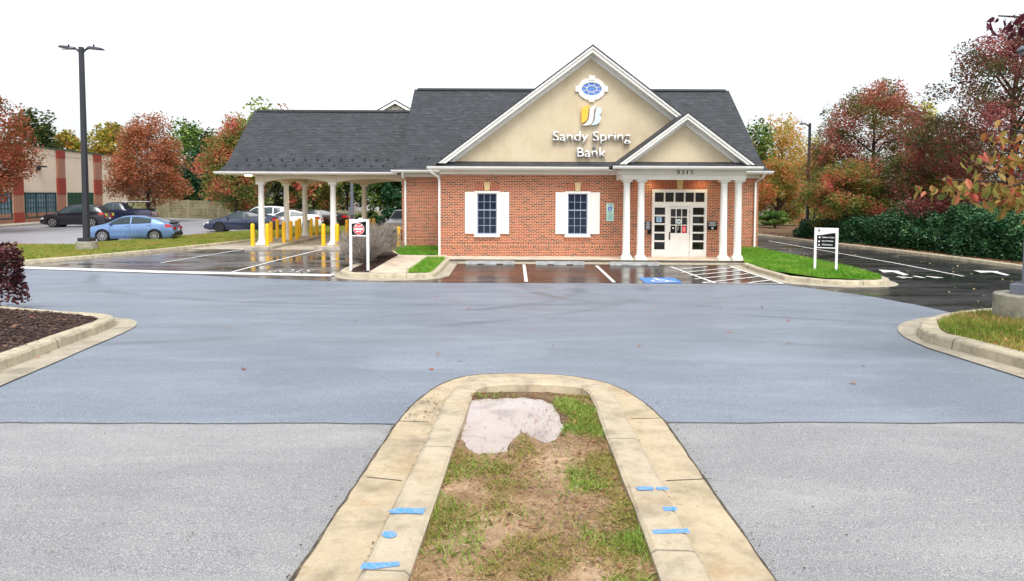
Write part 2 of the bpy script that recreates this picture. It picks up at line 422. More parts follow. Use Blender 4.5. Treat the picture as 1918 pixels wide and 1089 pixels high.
LAWN = mat_ground('lawn_soil', [(.3, srgb(66, 110, 26)), (.5, srgb(98, 156, 40)), (.7, srgb(132, 184, 60))], 1.2, .6, .9, 60)
STRIPG = mat_ground('strip_soil', [(.3, srgb(104, 104, 50)), (.5, srgb(134, 138, 62)), (.7, srgb(172, 156, 98))], 1.2, .6, .9, 60)
SOIL = mat_ground('bare_soil', [(.28, srgb(96, 76, 54)), (.44, srgb(148, 120, 90)), (.58, srgb(182, 154, 122)), (.74, srgb(208, 184, 154))], 2.2, .9, .9, 34)
EARTH = mat_ground('earth', [(.3, srgb(70, 72, 40)), (.5, srgb(92, 92, 50)), (.7, srgb(116, 104, 66))], .8, .5, .95, 20)
VERGE = mat_ground('leafy_verge', [(.3, srgb(70, 52, 40)), (.5, srgb(110, 84, 62)), (.7, srgb(110, 104, 60))], 2, .8, .95, 25)
BARK = mat_ground('bark', [(.3, srgb(44, 36, 32)), (.7, srgb(84, 72, 64))], 6, 1, .9, 40)
TYRE = plain('tyre_rubber', srgb(24, 24, 25), .8, .05)
RIM = plain('alloy_rim', srgb(190, 192, 196), .3, .04, metal=.7)
RIMD = plain('dark_rim', srgb(50, 50, 54), .35, .04, metal=.5)
CARGL = NT('car_glass').out(srgb(46, 60, 64), .06, .28)
LAMPW = NT('headlamp').out(srgb(210, 214, 218), .1, .6)
LAMPR = NT('tail_lamp').out(srgb(176, 20, 26), .15, .6)
PLATE = plain('plate_white', srgb(220, 220, 214), .4, .03)
TRIM = plain('black_trim', srgb(26, 26, 28), .5, .05)
RED = plain('sign_red', srgb(222, 38, 46), .4, .03)
CLEARW = plain('sign_white', srgb(240, 240, 240), .4, .02)
def paint(name, c, metal=.3): return plain(name, c, .25, .02, 1, coat=.8, metal=metal)
# ================================================================== SETTING
rng = np.random.default_rng(7); random.seed(7)
ys = [-60, -8]+[x*.4 for x in range(-19, 67)]+[27, 30, 40, 60, 90, 140, 220, 400, 700]
mb = MB()
for y in ys:
    for x in (-500, -60, 0, 60, 500): mb.v.append((x, y, h(y)-.045))
mb.f = [(i*5+k, i*5+k+1, (i+1)*5+k+1, (i+1)*5+k) for i in range(len(ys)-1) for k in range(4)]
struct(link('ground', mb.mesh('ground'), EARTH))
seamL, seamR = G(-200, 797), G(2100, 790)
def ragged(pts, amp, step=.12, sd=3):
    rj = random.Random(sd); p = resample(pts, step); o = []; w = 0
    for q in p:
        w = w*.7+rj.uniform(-amp, amp); o.append((q[0]+w*.3, q[1]+w))
    return o
seam_l = ragged([(-14, seamL[1]), G(740, 795)], .012, .15, 3); seam_r = ragged([G(1245, 792), (15, seamR[1])], .012, .15, 4)
sheet('entrance_road', [(-14, -8), (15, -8), (15, seamR[1]+.3), G(1245, 780), G(740, 780), (-14, seamL[1]+.3)], 0, OLDAS, .5)
bnd = GL([(-10, 503), (320, 514), (600, 526.5), (720, 529.5), (860, 530.5), (1100, 531), (1330, 532), (1470, 534), (1560, 546), (1640, 557), (1720, 572), (1800, 590), (1900, 612)])
rag = ragged([bnd[7], *bnd[8:]], .05, .25, 5)
sheet('drive_aisle', seam_l+seam_r+[(15, 9.5)]+rag[::-1]+bnd[6::-1]+[(-45, 23.5), (-45, 9)], .004, AISLE, .6)
sheet('parking_bay', [bnd[3], bnd[4], bnd[5], bnd[6], bnd[7], (9.4, 22), (9.4, 26.6), (-3.0, 26.6)], .008, NEWAS, .6)
sheet('drive_through_lane', [bnd[0], bnd[1], bnd[2], bnd[3], (-3.2, 24), (-4.9, 31), (-5.2, 32.1)]+[(-14.9, 32.1)]+GL([(420, 460), (24, 499.5)]), .008, WETAS, .6)
sheet('drive_through_apron', [(-15.2, 31.9), (-4.4, 31.9), (-5.2, 33), (-5.2, 43.5), (-14.5, 43.5)], .010, APRON, .8)
KR = GL([(1380, 438), (1422, 443.5), (1575, 462), (1666, 472.5), (1780, 487), (1918, 506)])
KR = [(KR[0][0]-1.2, KR[0][1]+8)]+KR+[(KR[-1][0]+.9, KR[-1][1]-7), (KR[-1][0]+3.2, KR[-1][1]-11)]
sheet('side_drive', rag+[(14, 9.0), (26, 9.0)]+[(x+.1, y) for x, y in KR[::-1]]+[(11.7, KR[0][1]), (11.7, 30), (9.3, 24)], .008, SIDEAS, .6)
LOT = [(-70, 30.5)]+GL([(22, 463), (150, 463), (180, 459), (420, 439), (560, 428.5), (640, 424)])+[(-16.5, 56), (-22, 63), (-33, 71.5), (-41, 75), (-70, 75)]
sheet('car_park', LOT, .004, LOTAS, 1.0)
def line(name, a, b, w, off=.016, mat=LINE, w2=None):
    a, b = Vector(a), Vector(b); t = (b-a).normalized(); n = Vector((-t.y, t.x)); w2 = w2 or w
    p = [a+n*w/2, a-n*w/2, b-n*w2/2, b+n*w2/2]
    k = max(1, int((b-a).length/.5)); mb = MB()
    for i in range(k+1):
        q = a.lerp(b, i/k); ww = w+(w2-w)*i/k
        for sgn in (1, -1):
            c = q+n*sgn*ww/2; mb.v.append((c.x, c.y, h(c.y)+off))
    mb.f = [(i*2, i*2+1, i*2+3, i*2+2) for i in range(k)]
    return struct(link(name, mb.mesh(name), mat))
def flat(name, poly, off, mat, res=.4): return sheet(name, poly, off, mat, res)
for a, b in (((981.4, 496.4), (985.6, 529)), ((1117, 498.4), (1150.5, 530)), ((1256.2, 500.6), (1341, 531.5))): line('stall_line', G(*a), G(*b), .11)
for a, b in (((1267.6, 506), (1325, 500.6)), ((1277, 511.7), (1375.5, 502.3)), ((1289.5, 517.5), (1388, 507.8)), ((1302, 524), (1402, 513.8)), ((1316, 530.8), (1421, 519.5)), ((1402, 531), (1443, 526)), ((1316, 531.3), (1466, 532.6))):
    line('hatch_line', G(*a), G(*b), .10, .020)
line('stall_line', G(1369, 500.5), G(1466, 532.3), .11, .016)
line('stop_line', G(20, 501.5), G(320, 510.8), .55); line('stop_line', G(320, 510.8), G(624, 516.8), .55)
line('lane_line', G(435, 510.6), G(612, 466), .12, .018); line('lane_line', G(300, 494), G(466, 466.4), .10, .018)
line('lane_line', G(1440, 452), G(1805, 518.5), .11)
for pts in ([(1645, 506), (1655, 511.5), (1672, 510.5), (1693, 517), (1702, 516), (1683, 509.2), (1685, 508.6)],
            [(1823, 507.5), (1837, 512), (1858, 511), (1884, 517), (1892, 516), (1868, 510), (1872, 509)]):
    flat('lane_arrow', GL(pts), .016, LINE)
for a, b in (((1680, 519), (1708, 521.5)), ((1712, 518), (1730, 521.5)), ((1734, 518.4), (1766, 521.5)), ((1686, 521), (1696, 522)), ((1744, 519.6), (1756, 522))): line('lane_lettering', G(*a), G(*b), .16)
# STOP, read from the building side
tm = text_mesh('STOP', 1.0, 0, -.012)
c = G(546, 508.6); bm = bmesh.new(); bm.from_mesh(tm)
for v in bm.verts:
    x, y = -v.co.x*.60, -(v.co.y-.35)*1.25; v.co = (c[0]+x, c[1]+y, h(c[1]+y)+.02)
bm.normal_update()
for f in bm.faces:
    if f.normal.z < 0: f.normal_flip()
bm.to_mesh(tm); bm.free(); struct(link('stop_lettering', tm, LINE))
# wheelchair symbol on a blue square
q = GL([(1197, 521), (1262, 521.6), (1279, 531), (1209, 531.4)])
flat('accessible_square', q, .016, BLUEP)
def on_quad(u, v): 
    a = Vector(q[3]).lerp(Vector(q[2]), u); b = Vector(q[0]).lerp(Vector(q[1]), u); return a.lerp(b, v)
def wheelchair(fn, emit):
    """emit(list of 2D polygons) for the wheelchair figure in the unit square, fn maps (u,v)"""
    polys = []
    def seg(a, b, w):
        a, b = Vector(a), Vector(b); t = (b-a).normalized(); n = Vector((-t.y, t.x))*w/2; polys.append([a+n, a-n, b-n, b+n])
    cx, cy, r0, r1 = .46, .36, .17, .245
    angs = [math.radians(t) for t in range(120, 396, 12)]
    for a0, a1 in zip(angs[:-1], angs[1:]):
        polys.append([Vector((cx+r*math.cos(a), cy+r*math.sin(a))) for r, a in ((r0, a0), (r1, a0), (r1, a1), (r0, a1))])
    polys.append([Vector((.43+.07*math.cos(k*math.pi/6), .85+.07*math.sin(k*math.pi/6))) for k in range(12)])
    seg((.43, .80), (.47, .44), .09); seg((.45, .62), (.66, .62), .07); seg((.46, .46), (.68, .45), .09); seg((.66, .47), (.78, .20), .09); seg((.75, .21), (.88, .25), .08)
    emit([[fn(p.x, p.y) for p in pl] for pl in polys])
def emit_ground(polys):
    mb = MB()
    for i, pl in enumerate(polys):
        mb.add([(p.x, p.y, h(p.y)+.020+.0006*(i % 7)) for p in pl], [tuple(range(len(pl)))])
    me = mb.mesh('w'); struct(link('accessible_symbol', me, LINE))
wheelchair(on_quad, emit_ground)
# ---- median island
CN, GN = CONCN, GUTN
mg = [(-1.1, -2)]+GL([(550, 1089), (740, 800)])+chaikin(GL([(740, 800), (762, 772), (795, 742), (835, 717), (885, 704.5), (960, 702), (1040, 704), (1105, 712), (1155, 726), (1197, 750), (1230, 778), (1245, 793)]), 1)+GL([(1450, 1089)])+[(1.05, -2)]
sheet('gutter', mg, .016, GN, .35)
mk = [(-.78, -2)]+GL([(665, 1089), (830.5, 757)], .13)+chaikin(GL([(833, 752), (843, 733), (860, 719), (900, 709), (990, 706.5), (1085, 710), (1128, 719), (1146, 731), (1158, 751)], .13), 2)+GL([(1161, 757), (1336, 1089)], .13)+[(.74, -2)]
kerb('kerb', mk, .205, .13, CN, 0, False, -1)
mbed = [(-.6, -2)]+GL([(752, 1089), (878, 735)], .13)+GL([(1108, 733), (1243, 1089)], .13)+[(.56, -2)]
def zz(p): return (760+p[0]/2.73, 690+p[1]/2.73)
pud = [(322, 168), (350, 160), (385, 162), (420, 152), (455, 160), (500, 150), (560, 156), (600, 148), (650, 160), (690, 158), (722, 178), (752, 186), (768, 215), (780, 240), (800, 262), (812, 300), (806, 330), (790, 352), (775, 375), (745, 392), (715, 400), (690, 385), (660, 380), (632, 362), (610, 348), (585, 352), (560, 368), (548, 392), (530, 410), (536, 440), (505, 455), (470, 460), (440, 470), (405, 462), (375, 472), (350, 458), (322, 440), (306, 415), (290, 388), (272, 372), (285, 330), (300, 270), (305, 220)]
PM = NT('muddy_water'); o_ = PM.obj()
PM.out(PM.ramp(PM.noise(2.2, 5, .6, o_, 1.2), [(.3, srgb(172, 150, 136)), (.55, srgb(186, 166, 152)), (.75, srgb(194, 178, 166))]), .01, 1.0, coat=1.0); PM.b.inputs['Coat Roughness'].default_value = .0; PM.b.inputs['Coat IOR'].default_value = 1.7; PM.set(PM.b.inputs['Alpha'], PM.mapr(PM.noise(3.5, 5, .65, o_, .8), .30, .5, .74, .97))
ZW = h(5.0)+.072
def GZ(px, py, z):
    d = ray(px, py); t = (z-CAMZ)/d.z; return (d.x*t, d.y*t)
pudw = chaikin([GZ(*zz(p), ZW) for p in pud], 1, True)
def edge_dist(poly, p):
    a = np.array(poly); b = np.roll(a, -1, 0); d = np.full(len(p), 9.)
    for u, v in zip(a, b):
        w = v-u; t = np.clip(((p-u)@w)/(w@w+1e-9), 0, 1); d = np.minimum(d, np.linalg.norm(p-(u+t[:, None]*w), axis=1))
    return np.where(inside(poly, p), d, -d)
def wnoise(p, sc, seed):
    rg = np.random.default_rng(seed); t = np.zeros(len(p))
    for k in range(8):
        a = rg.random()*6.28; f = sc*(.5+1.2*rg.random()); t += np.sin(p[:, 0]*f*math.cos(a)+p[:, 1]*f*math.sin(a)+rg.random()*6.28)
    return t/8
def soil_height(p):
    base = np.array([h(v) for v in p[:, 1]])+.088+.018*wnoise(p, 14, 1)+.009*wnoise(p, 45, 2)+.005*wnoise(p, 110, 3)
    d = edge_dist(pudw, p)+.010*wnoise(p, 28, 4)
    dip = np.where(d > 0, ZW-np.minimum(.03, d*.35), np.minimum(np.maximum(base, ZW+np.minimum(.03, -d*.22)), 9))
    w = np.clip((d+.35)/.3, 0, 1); return np.minimum(base*(1-w)+dip*w, np.array([h(v) for v in p[:, 1]])+.117)
def soil_mesh():
    a = np.array(mbed); x0, y0 = a.min(0); x1, y1 = a.max(0); y0 = max(y0, 1.6); st = .022
    gx = np.arange(x0, x1+st, st); gy = np.arange(y0, y1+st, st); X, Y = np.meshgrid(gx, gy, indexing='ij')
    p = np.column_stack([X.ravel(), Y.ravel()]); z = soil_height(p); nx, ny = X.shape
    V = np.column_stack([p, z]); q = np.arange(nx*ny).reshape(nx, ny)
    Fq = np.stack([q[:-1, :-1], q[1:, :-1], q[1:, 1:], q[:-1, 1:]], -1).reshape(-1, 4); c = V[Fq].mean(1)[:, :2]
    grow = offset_path(mbed, .05, True); k = inside(grow, c) | inside(mbed, c); Fq = Fq[k]; used = np.unique(Fq); mp = np.full(nx*ny, -1); mp[used] = np.arange(len(used))
    me = np_mesh('median_soil', V[used], mp[Fq]); me.polygons.foreach_set('use_smooth', [True]*len(me.polygons)); return me
def jag(poly, amp):
    o = []
    for i, p in enumerate(poly):
        a, b = Vector(p), Vector(poly[(i+1) % len(poly)])
        for k in range(5):
            t = a.lerp(b, k/5); o.append((t.x+random.uniform(-amp, amp), t.y+random.uniform(-amp, amp)*.5))
    return o
for pl in ([(727, 957), (744, 951), (797, 952), (792, 963), (760, 961), (735, 962)], [(729+14*math.cos(a*.52), 1001+6.5*math.sin(a*.52)) for a in range(12)], [(680, 1054), (748, 1052), (749, 1059), (700, 1066), (673, 1065)],
           [(1192, 912), (1222, 911), (1225, 918), (1195, 918)], [(1228, 912), (1250, 912), (1253, 918), (1231, 917)], [(1240, 950), (1266, 949), (1271, 956), (1245, 957)], [(1222, 992), (1288, 990), (1294, 998), (1224, 1000)]):
    flat('survey_paint_mark', GL(jag(pl, .8), .134), .1335, MARKP, .2)
def seam(name, path, w, off, mat, amp=.004):
    p = resample(path, .12); rj = random.Random(5); L_ = offset_path(p, w/2); R_ = offset_path(p, -w/2); mb = MB()
    for a, b in zip(L_, R_):
        ja, jb = rj.uniform(-amp, amp), rj.uniform(-amp, amp); mb.v += [(a[0]+ja, a[1], h(a[1])+off), (b[0]+jb, b[1], h(b[1])+off)]
    mb.f = [(2*i, 2*i+1, 2*i+3, 2*i+2) for i in range(len(p)-1)]
    return struct(link(name, mb.mesh(name), mat))
CRACK = mat_ground('crack_dirt', [(.3, srgb(56, 52, 46)), (.52, srgb(92, 84, 74)), (.7, srgb(140, 126, 106))], 8, .8, .9, 60)
seam('joint', mg, .013, .0185, CRACK, .006)
seam('joint', seam_l, .007, .0075, CRACK, .003); seam('joint', seam_r, .007, .0075, CRACK, .003)
for pa, pb_ in (((686, 899), (752, 906)), ((747, 793), (803, 795)), ((1182, 789), (1243, 787)), ((1247, 906), (1333, 902))): seam('joint', [G(*pa), G(*pb_)], .009, .0195, CRACK, .003)
seam('joint', offset_path(mk, .012), .014, .0192, CRACK, .006)
# ---- left mulch bed
lg = GL([(-260, 800), (-60, 746), (0, 726), (109, 679)])+chaikin(GL([(109, 679), (247, 620), (259, 607), (250, 600), (215, 597)]), 2)[1:]+GL([(120, 588), (0, 575), (-200, 568)])
sheet('gutter', lg, .016, GUTC, .4)
lk = GL([(-260, 755), (0, 672), (26.5, 663), (168, 613)], .14)+chaikin(GL([(172, 612), (203, 600), (216, 594), (205, 589), (187, 586.5)], .14), 2)+GL([(109, 582), (0, 573), (-200, 565)], .14)
kerb('kerb', lk, .2, .14, CONC, 0, False, 1)
lb = GL([(-260, 745), (0, 661), (103, 628.5), (180, 603), (185, 597), (175, 592), (109, 584.5), (0, 576.5), (-200, 569)], .14)
sheet('mulch_bed', lb, .12, MULCH, .25)
# ---- right near island
rg = GL([(2200, 800), (1918, 711), (1820, 680), (1738, 654)])+chaikin(GL([(1738, 654), (1690, 633), (1679, 617), (1688, 606), (1724, 598)]), 2)[1:]+GL([(1790, 588), (1900, 578), (2200, 560)])
sheet('gutter', rg, .016, GUTC, .4)
rk = GL([(2200, 752), (1918, 668), (1787, 635), (1745, 625)], .15)+chaikin(GL([(1738, 622), (1724, 613), (1724, 604), (1740, 595), (1762, 588)], .15), 2)+GL([(1800, 582), (1900, 572), (2200, 555)], .15)
kerb('kerb', rk, .24, .15, CONC, 0, False, -1)
rb = GL([(2200, 745), (1918, 661), (1815, 634), (1770, 619), (1757, 607), (1762, 599), (1790, 589), (1900, 578.5), (2200, 562)], .15)
RBG = mat_ground('island_turf', [(.3, srgb(96, 92, 44)), (.5, srgb(124, 126, 52)), (.7, srgb(160, 140, 92))], 1.4, .6, .9, 60)
sheet('island_turf', rb, .13, RBG, .25)
# ---- wedge island beside the drive-through
wg = GL([(757, 460), (733, 468), (669, 494), (640, 507)])+chaikin(GL([(640, 507), (626, 516), (628, 522), (660, 525.5), (709, 527.5), (790, 526), (819, 524), (841, 518)]), 1)+GL([(858, 492.5)])+[(-2.4, 28.1), (-5, 32)]
sheet('gutter', wg, .013, GUTC, .4)
wk = GL([(748, 463), (735, 468), (669, 493)], .15)+chaikin(GL([(660, 496), (641, 503.5), (637, 507), (645, 510), (675, 512.3), (740, 513.3), (806, 513), (818, 509.5), (824, 504)], .15), 2)+GL([(841.7, 484.6)], .15)
kerb('kerb', wk, .2, .15, CONC, 0, False, 1)
wpoly = GL([(748, 466), (735, 471), (672, 494), (650, 503.5), (651, 507), (680, 510), (740, 511), (800, 510.8), (809, 508), (834.6, 484.2)], .14)+[(-2.6, 27.6), (-2.8, 28.2), (-2.9, 31.95), (-5.3, 31.95)]
sheet('sidewalk', wpoly, .128, WALKC, .4)
sheet('mulch_bed', GL([(655, 505), (675, 497), (733, 471), (746, 477), (700, 503), (690, 509), (660, 508)], .15), .142, MULCH, .3)
g1 = GL([(762.7, 510), (800, 484), (834.6, 484.3), (812, 507), (806, 510)], .15)
sheet('lawn', g1, .140, LAWN, .3)
g2 = GL([(735, 467), (748.6, 476.8), (822, 477.5), (825.5, 470)], .15)+[(-2.97, 31.95), (-5.15, 31.95)]
sheet('lawn', g2, .140, LAWN, .3)
# ---- front walk between bays and the brick wall
walk = [(-2.75, 26.5), (9.15, 26.35), (9.3, 26.6), (9.35, 28.6), (-2.95, 28.6)]
o = sheet('sidewalk', walk, .10, WALKC, .5)
struct(link('sidewalk_edge', MB().prism([(-2.75, 26.5), (9.15, 26.35), (9.15, 26.5), (-2.75, 26.65)], 'z', .0, h(26.5)+.099).mesh('e'), CONC))
sheet('gutter', [(-2.1, 25.75), (8.5, 25.6), (9.6, 26.2), (9.3, 26.5), (-2.75, 26.6), (-2.6, 26.2)], .013, GUTC, .4)
# ---- lawn island on the right
ng = GL([(1362, 498.5), (1470, 532), (1530, 537)])+chaikin(GL([(1586, 540), (1672, 539), (1686, 534), (1675, 529), (1650, 522)]), 2)+GL([(1589, 503), (1420, 467)])+[(9.0, 28.5)]
sheet('gutter', ng, .013, GUTC, .4)
nk = GL([(1391, 492.5), (1420, 503), (1471, 517), (1537, 523.5), (1589, 526)], .15)+chaikin(GL([(1600, 526.2), (1656, 525.5), (1667, 523), (1660, 519), (1645, 515.5)], .15), 2)+GL([(1589, 499.5), (1519.6, 485.5), (1418, 464)], .15)
kerb('kerb', nk, .2, .15, CONC, 0, False, 1)
nl = GL([(1394, 491), (1450, 507), (1537, 519.5), (1624, 523), (1652, 521.5), (1645, 517.3), (1589, 501.5), (1519.6, 487), (1418, 466)], .15)+[(11.6, 31.95), (9.2, 31.95), (9.2, 27)]
sheet('lawn', nl, .14, LAWN, .3)
# ---- far kerb of the side drive and its verge
kerb('kerb', KR, .22, .15, CONC, 0, False, 1 if KR[0][0] < 0 else -1) if False else None
kerb('kerb', KR[::-1], .24, .15, CONC, 0, False, -1)
ver = [(x+.2, y) for x, y in KR]+[(40, KR[-1][1]), (40, KR[0][1]+4), (KR[0][0]+.2, KR[0][1]+4)]
sheet('leafy_verge', ver, .11, VERGE, 1.0)
# ---- grass strip on the left
sk = GL([(-200, 505), (24, 490), (150, 480.5), (300, 467), (420, 454.5), (500, 446), (560, 443.2), (640, 439), (755, 436)], .13)
kerb('kerb', sk, .2, .14, CONC, 0, False, 1)
stp = GL([(-200, 503), (24, 487.5), (150, 478.5), (300, 465), (420, 453), (500, 445), (560, 442), (640, 438), (755, 434.5)], .14)+[(-4, 56), (-14, 55)]+[(p[0]+.05, p[1]-.05) for p in LOT[6:0:-1]]+[(-60, 30.4)]
sheet('grass_strip', stp, .12, STRIPG, .8)
kerb('kerb', [(p[0], p[1]) for p in LOT[1:7]], .18, .13, CONC, 0, False, -1)
# ---- drive-through islands
for nm, x0, x1, y0, y1 in (('kerb_island', -12.62, -11.28, 31.75, 41.3), ('kerb_island', -9.35, -7.95, 31.95, 41.6)):
    pl = [(x0, y1), (x0, y0+.35), (x0+.12, y0+.1), (x0+.35, y0), (x1-.35, y0), (x1-.12, y0+.1), (x1, y0+.35), (x1, y1)]
    struct(link(nm, MB().prism(pl, 'z', -.02, .19).mesh(nm), APRON, bevel=.02))
struct(link('kerb_island', MB().box(-13.4, -12.65, 37.2, 38.2, -.02, .2).mesh('k'), APRON, bevel=.02))
# ================================================================== BANK
bank = thing('bank_building', 'red brick building with two tan gables, dark shingle roof and white portico', 'building', (3.2, 28, .1))
def slab(mb, x0, x1, y0, y1, z0, z1): return mb.box(x0, x1, y0, y1, z0, z1)
BX0, BX1, BY, RX0, RX1, RY = -2.93, 9.34, 28.0, -5.14, 11.49, 31.9
# brick walls (one part: bay + main block), with holes left for the windows and the door
def wall_with_holes(mb, x0, x1, z0, z1, y, holes, t=.3):
    xs = sorted({x0, x1, *[v for hh in holes for v in hh[:2]]}); zs = sorted({z0, z1, *[v for hh in holes for v in hh[2:]]})
    for a, b in zip(xs[:-1], xs[1:]):
        for c, d in zip(zs[:-1], zs[1:]):
            if any(hh[0] <= a and b <= hh[1] and hh[2] <= c and d <= hh[3] for hh in holes): continue
            mb.add([(a,y,c),(b,y,c),(b,y,d),(a,y,d)], [(0,1,2,3)])
    for hx0, hx1, hz0, hz1 in holes:
        mb.add([(hx0,y,hz0),(hx1,y,hz0),(hx1,y,hz1),(hx0,y,hz1),(hx0,y+t,hz0),(hx1,y+t,hz0),(hx1,y+t,hz1),(hx0,y+t,hz1)],
               [(0,4,5,1),(1,5,6,2),(2,6,7,3),(3,7,4,0),(4,7,6,5)])
W1 = (-1.545, -.508, .93, 2.815); W2 = (2.168, 3.205, .935, 2.815); DR = (5.735, 7.98, .10, 2.915)
mb = MB()
wall_with_holes(mb, BX0, BX1, -.1, 3.62, BY, [W1, W2, DR])
mb.add([(BX0,BY,-.1),(BX0,RY,-.1),(BX0,RY,3.62),(BX0,BY,3.62)], [(0,1,2,3)])
mb.add([(BX1,BY,-.1),(BX1,RY,-.1),(BX1,RY,3.62),(BX1,BY,3.62)], [(0,1,2,3)])
mb.add([(RX0,RY,-.1),(BX0,RY,-.1),(BX0,RY,3.62),(RX0,RY,3.62)], [(0,1,2,3)])
mb.add([(BX1,RY,-.1),(RX1,RY,-.1),(RX1,RY,3.62),(BX1,RY,3.62)], [(0,1,2,3)])
for x in (RX0, RX1): mb.add([(x,RY,-.1),(x,42.9,-.1),(x,42.9,3.7),(x,37.4,7.9),(x,RY,3.7)], [(0,1,2,3,4)])
mb.add([(RX0,42.9,-.1),(RX1,42.9,-.1),(RX1,42.9,3.62),(RX0,42.9,3.62)], [(0,1,2,3)])
part('brick_wall', mb, BRICK, bank)
def band(a, b, z0, z1, y): part('soldier_course', MB().box(a, b, y-.012, y+.05, z0, z1), SOLD, bank)
band(BX0, DR[0]-.002, .495, .70, BY); band(DR[1]+.002, BX1, .495, .70, BY)
band(RX0, BX0-.03, .495, .70, RY); band(BX1+.03, RX1, .495, .70, RY)
part('soldier_course', MB().box(BX0-.012, BX0+.05, BY+.051, RY-.03, .495, .70), SOLD, bank)
for w in (W1, W2): part('sill_course', MB().box(w[0], w[1], BY-.03, BY+.02, .835, .93), SOLD, bank)
# jack arches: fanned bricks
def jack(x0, x1, z0, z1, key, n):
    cx = (x0+x1)/2; hw_ = abs(x1-x0)/2
    for s in (-1, 1):
        bk = MB().prism([(cx+s*key/2*.94, z0), (cx+s*hw_*.97, z0), (cx+s*hw_*1.03, z1), (cx+s*key/2*1.06, z1)], 'y', BY-.008, BY+.02)
        ja = part('jack_arch', bk, MORTAR, bank)
        mbj = MB()
        for i in range(n):
            a0 = key/2+(hw_-key/2)*i/n; a1 = key/2+(hw_-key/2)*(i+1)/n-.014
            mbj.prism([(cx+s*a0*.97, z0), (cx+s*a1*.97, z0), (cx+s*a1*1.03, z1), (cx+s*a0*1.03, z1)], 'y', BY-.014, BY-.0081)
        part('arch_bricks', mbj, ARCHB, ja)
MORTAR = plain('mortar', srgb(214, 180, 152), .85, .06, 9)
ARCHB = plain('arch_brick', srgb(172, 90, 62), .85, .2, 14)
for w, zt in ((W1, 3.12), (W2, 3.125)): jack(w[0]-.01, w[1]+.01, w[3]+.025, zt, .24, 6)
jack(DR[0]-.04, DR[1]+.04, DR[3]+.025, 3.27, .24, 14)
for (cx, z0, z1) in ((-1.026, 2.83, 3.17), (2.687, 2.83, 3.175), (6.86, 2.93, 3.29)):
    part('keystone', MB().prism([(cx-.095, z0), (cx+.095, z0), (cx+.135, z1), (cx-.135, z1)], 'y', BY-.045, BY+.02), KEYST, bank, bevel=.006)
# windows
def window(x0, x1, z0, z1):
    f = MB(); ft = .115; y0, y1 = BY-.04, BY+.10
    f.box(x0, x0+ft, y0, y1, z0, z1); f.box(x1-ft, x1, y0, y1, z0, z1); f.box(x0+ft, x1-ft, y0, y1, z1-.095, z1); f.box(x0+ft, x1-ft, y0, y1, z0, z0+.11)
    f.box(x0-.02, x1+.02, y0-.04, y0-.001, z0+.0, z0+.05)
    w = part('window', f, WHITE, bank, bevel=.006)
    a, b, c, d = x0+ft, x1-ft, z0+.11, z1-.095; mid = c+(d-c)*.595
    s = MB(); ys_, ye = BY+.02, BY+.07; t = .035
    s.box(a, a+t, ys_, ye, c, d); s.box(b-t, b, ys_, ye, c, d); s.box(a+t, b-t, ys_, ye, c, c+.05); s.box(a+t, b-t, ys_, ye, d-.035, d); s.box(a+t, b-t, ys_-.012, ye, mid-.022, mid+.022)
    part('sash', s, SASH, w)
    m_ = MB(); iw = (b-a-2*t)
    for k in (1, 2): m_.box(a+t+iw*k/3-.009, a+t+iw*k/3+.009, ys_+.012, ye-.01, c+.05, mid-.022); m_.box(a+t+iw*k/3-.009, a+t+iw*k/3+.009, ys_+.012, ye-.01, mid+.022, d-.035)
    lo = (mid-.022-c-.05)
    for k in (1, 2): m_.box(a+t, b-t, ys_+.015, ye-.012, c+.05+lo*k/3-.008, c+.05+lo*k/3+.008)
    um = (mid+.022+d-.035)/2; m_.box(a+t, b-t, ys_+.015, ye-.012, um-.008, um+.008)
    part('glazing_bars', m_, SASH, w)
    part('pane', MB().box(a, b, BY+.055, BY+.06, c, d), GLASS, w)
    for s0, s1 in ((x0-.385, x0-.005), (x1+.005, x1+.385)):
        sm = MB(); zl, zh = z0+.135, z1-.035; yb = BY-.045
        sm.box(s0, s1, yb+.012, BY-.002, zl, zh)
        for p0, p1 in ((zl, zl+.09), (zl+(zh-zl)*.535, zl+(zh-zl)*.605), (zh-.08, zh)): sm.box(s0, s1, yb, yb+.012, p0, p1)
        for q0, q1 in ((s0, s0+.06), (s1-.06, s1)): 
            for p0, p1 in ((zl+.09, zl+(zh-zl)*.535), (zl+(zh-zl)*.605, zh-.08)): sm.box(q0, q1, yb, yb+.012, p0, p1)
        for p0, p1 in ((zl+.09, zl+(zh-zl)*.535), (zl+(zh-zl)*.605, zh-.08)):
            sm.box(s0+.085, s1-.085, yb+.003, yb+.012, p0+.03, p1-.03)
        part('shutter', sm, WHITE, bank)
window(*W1); window(*W2)
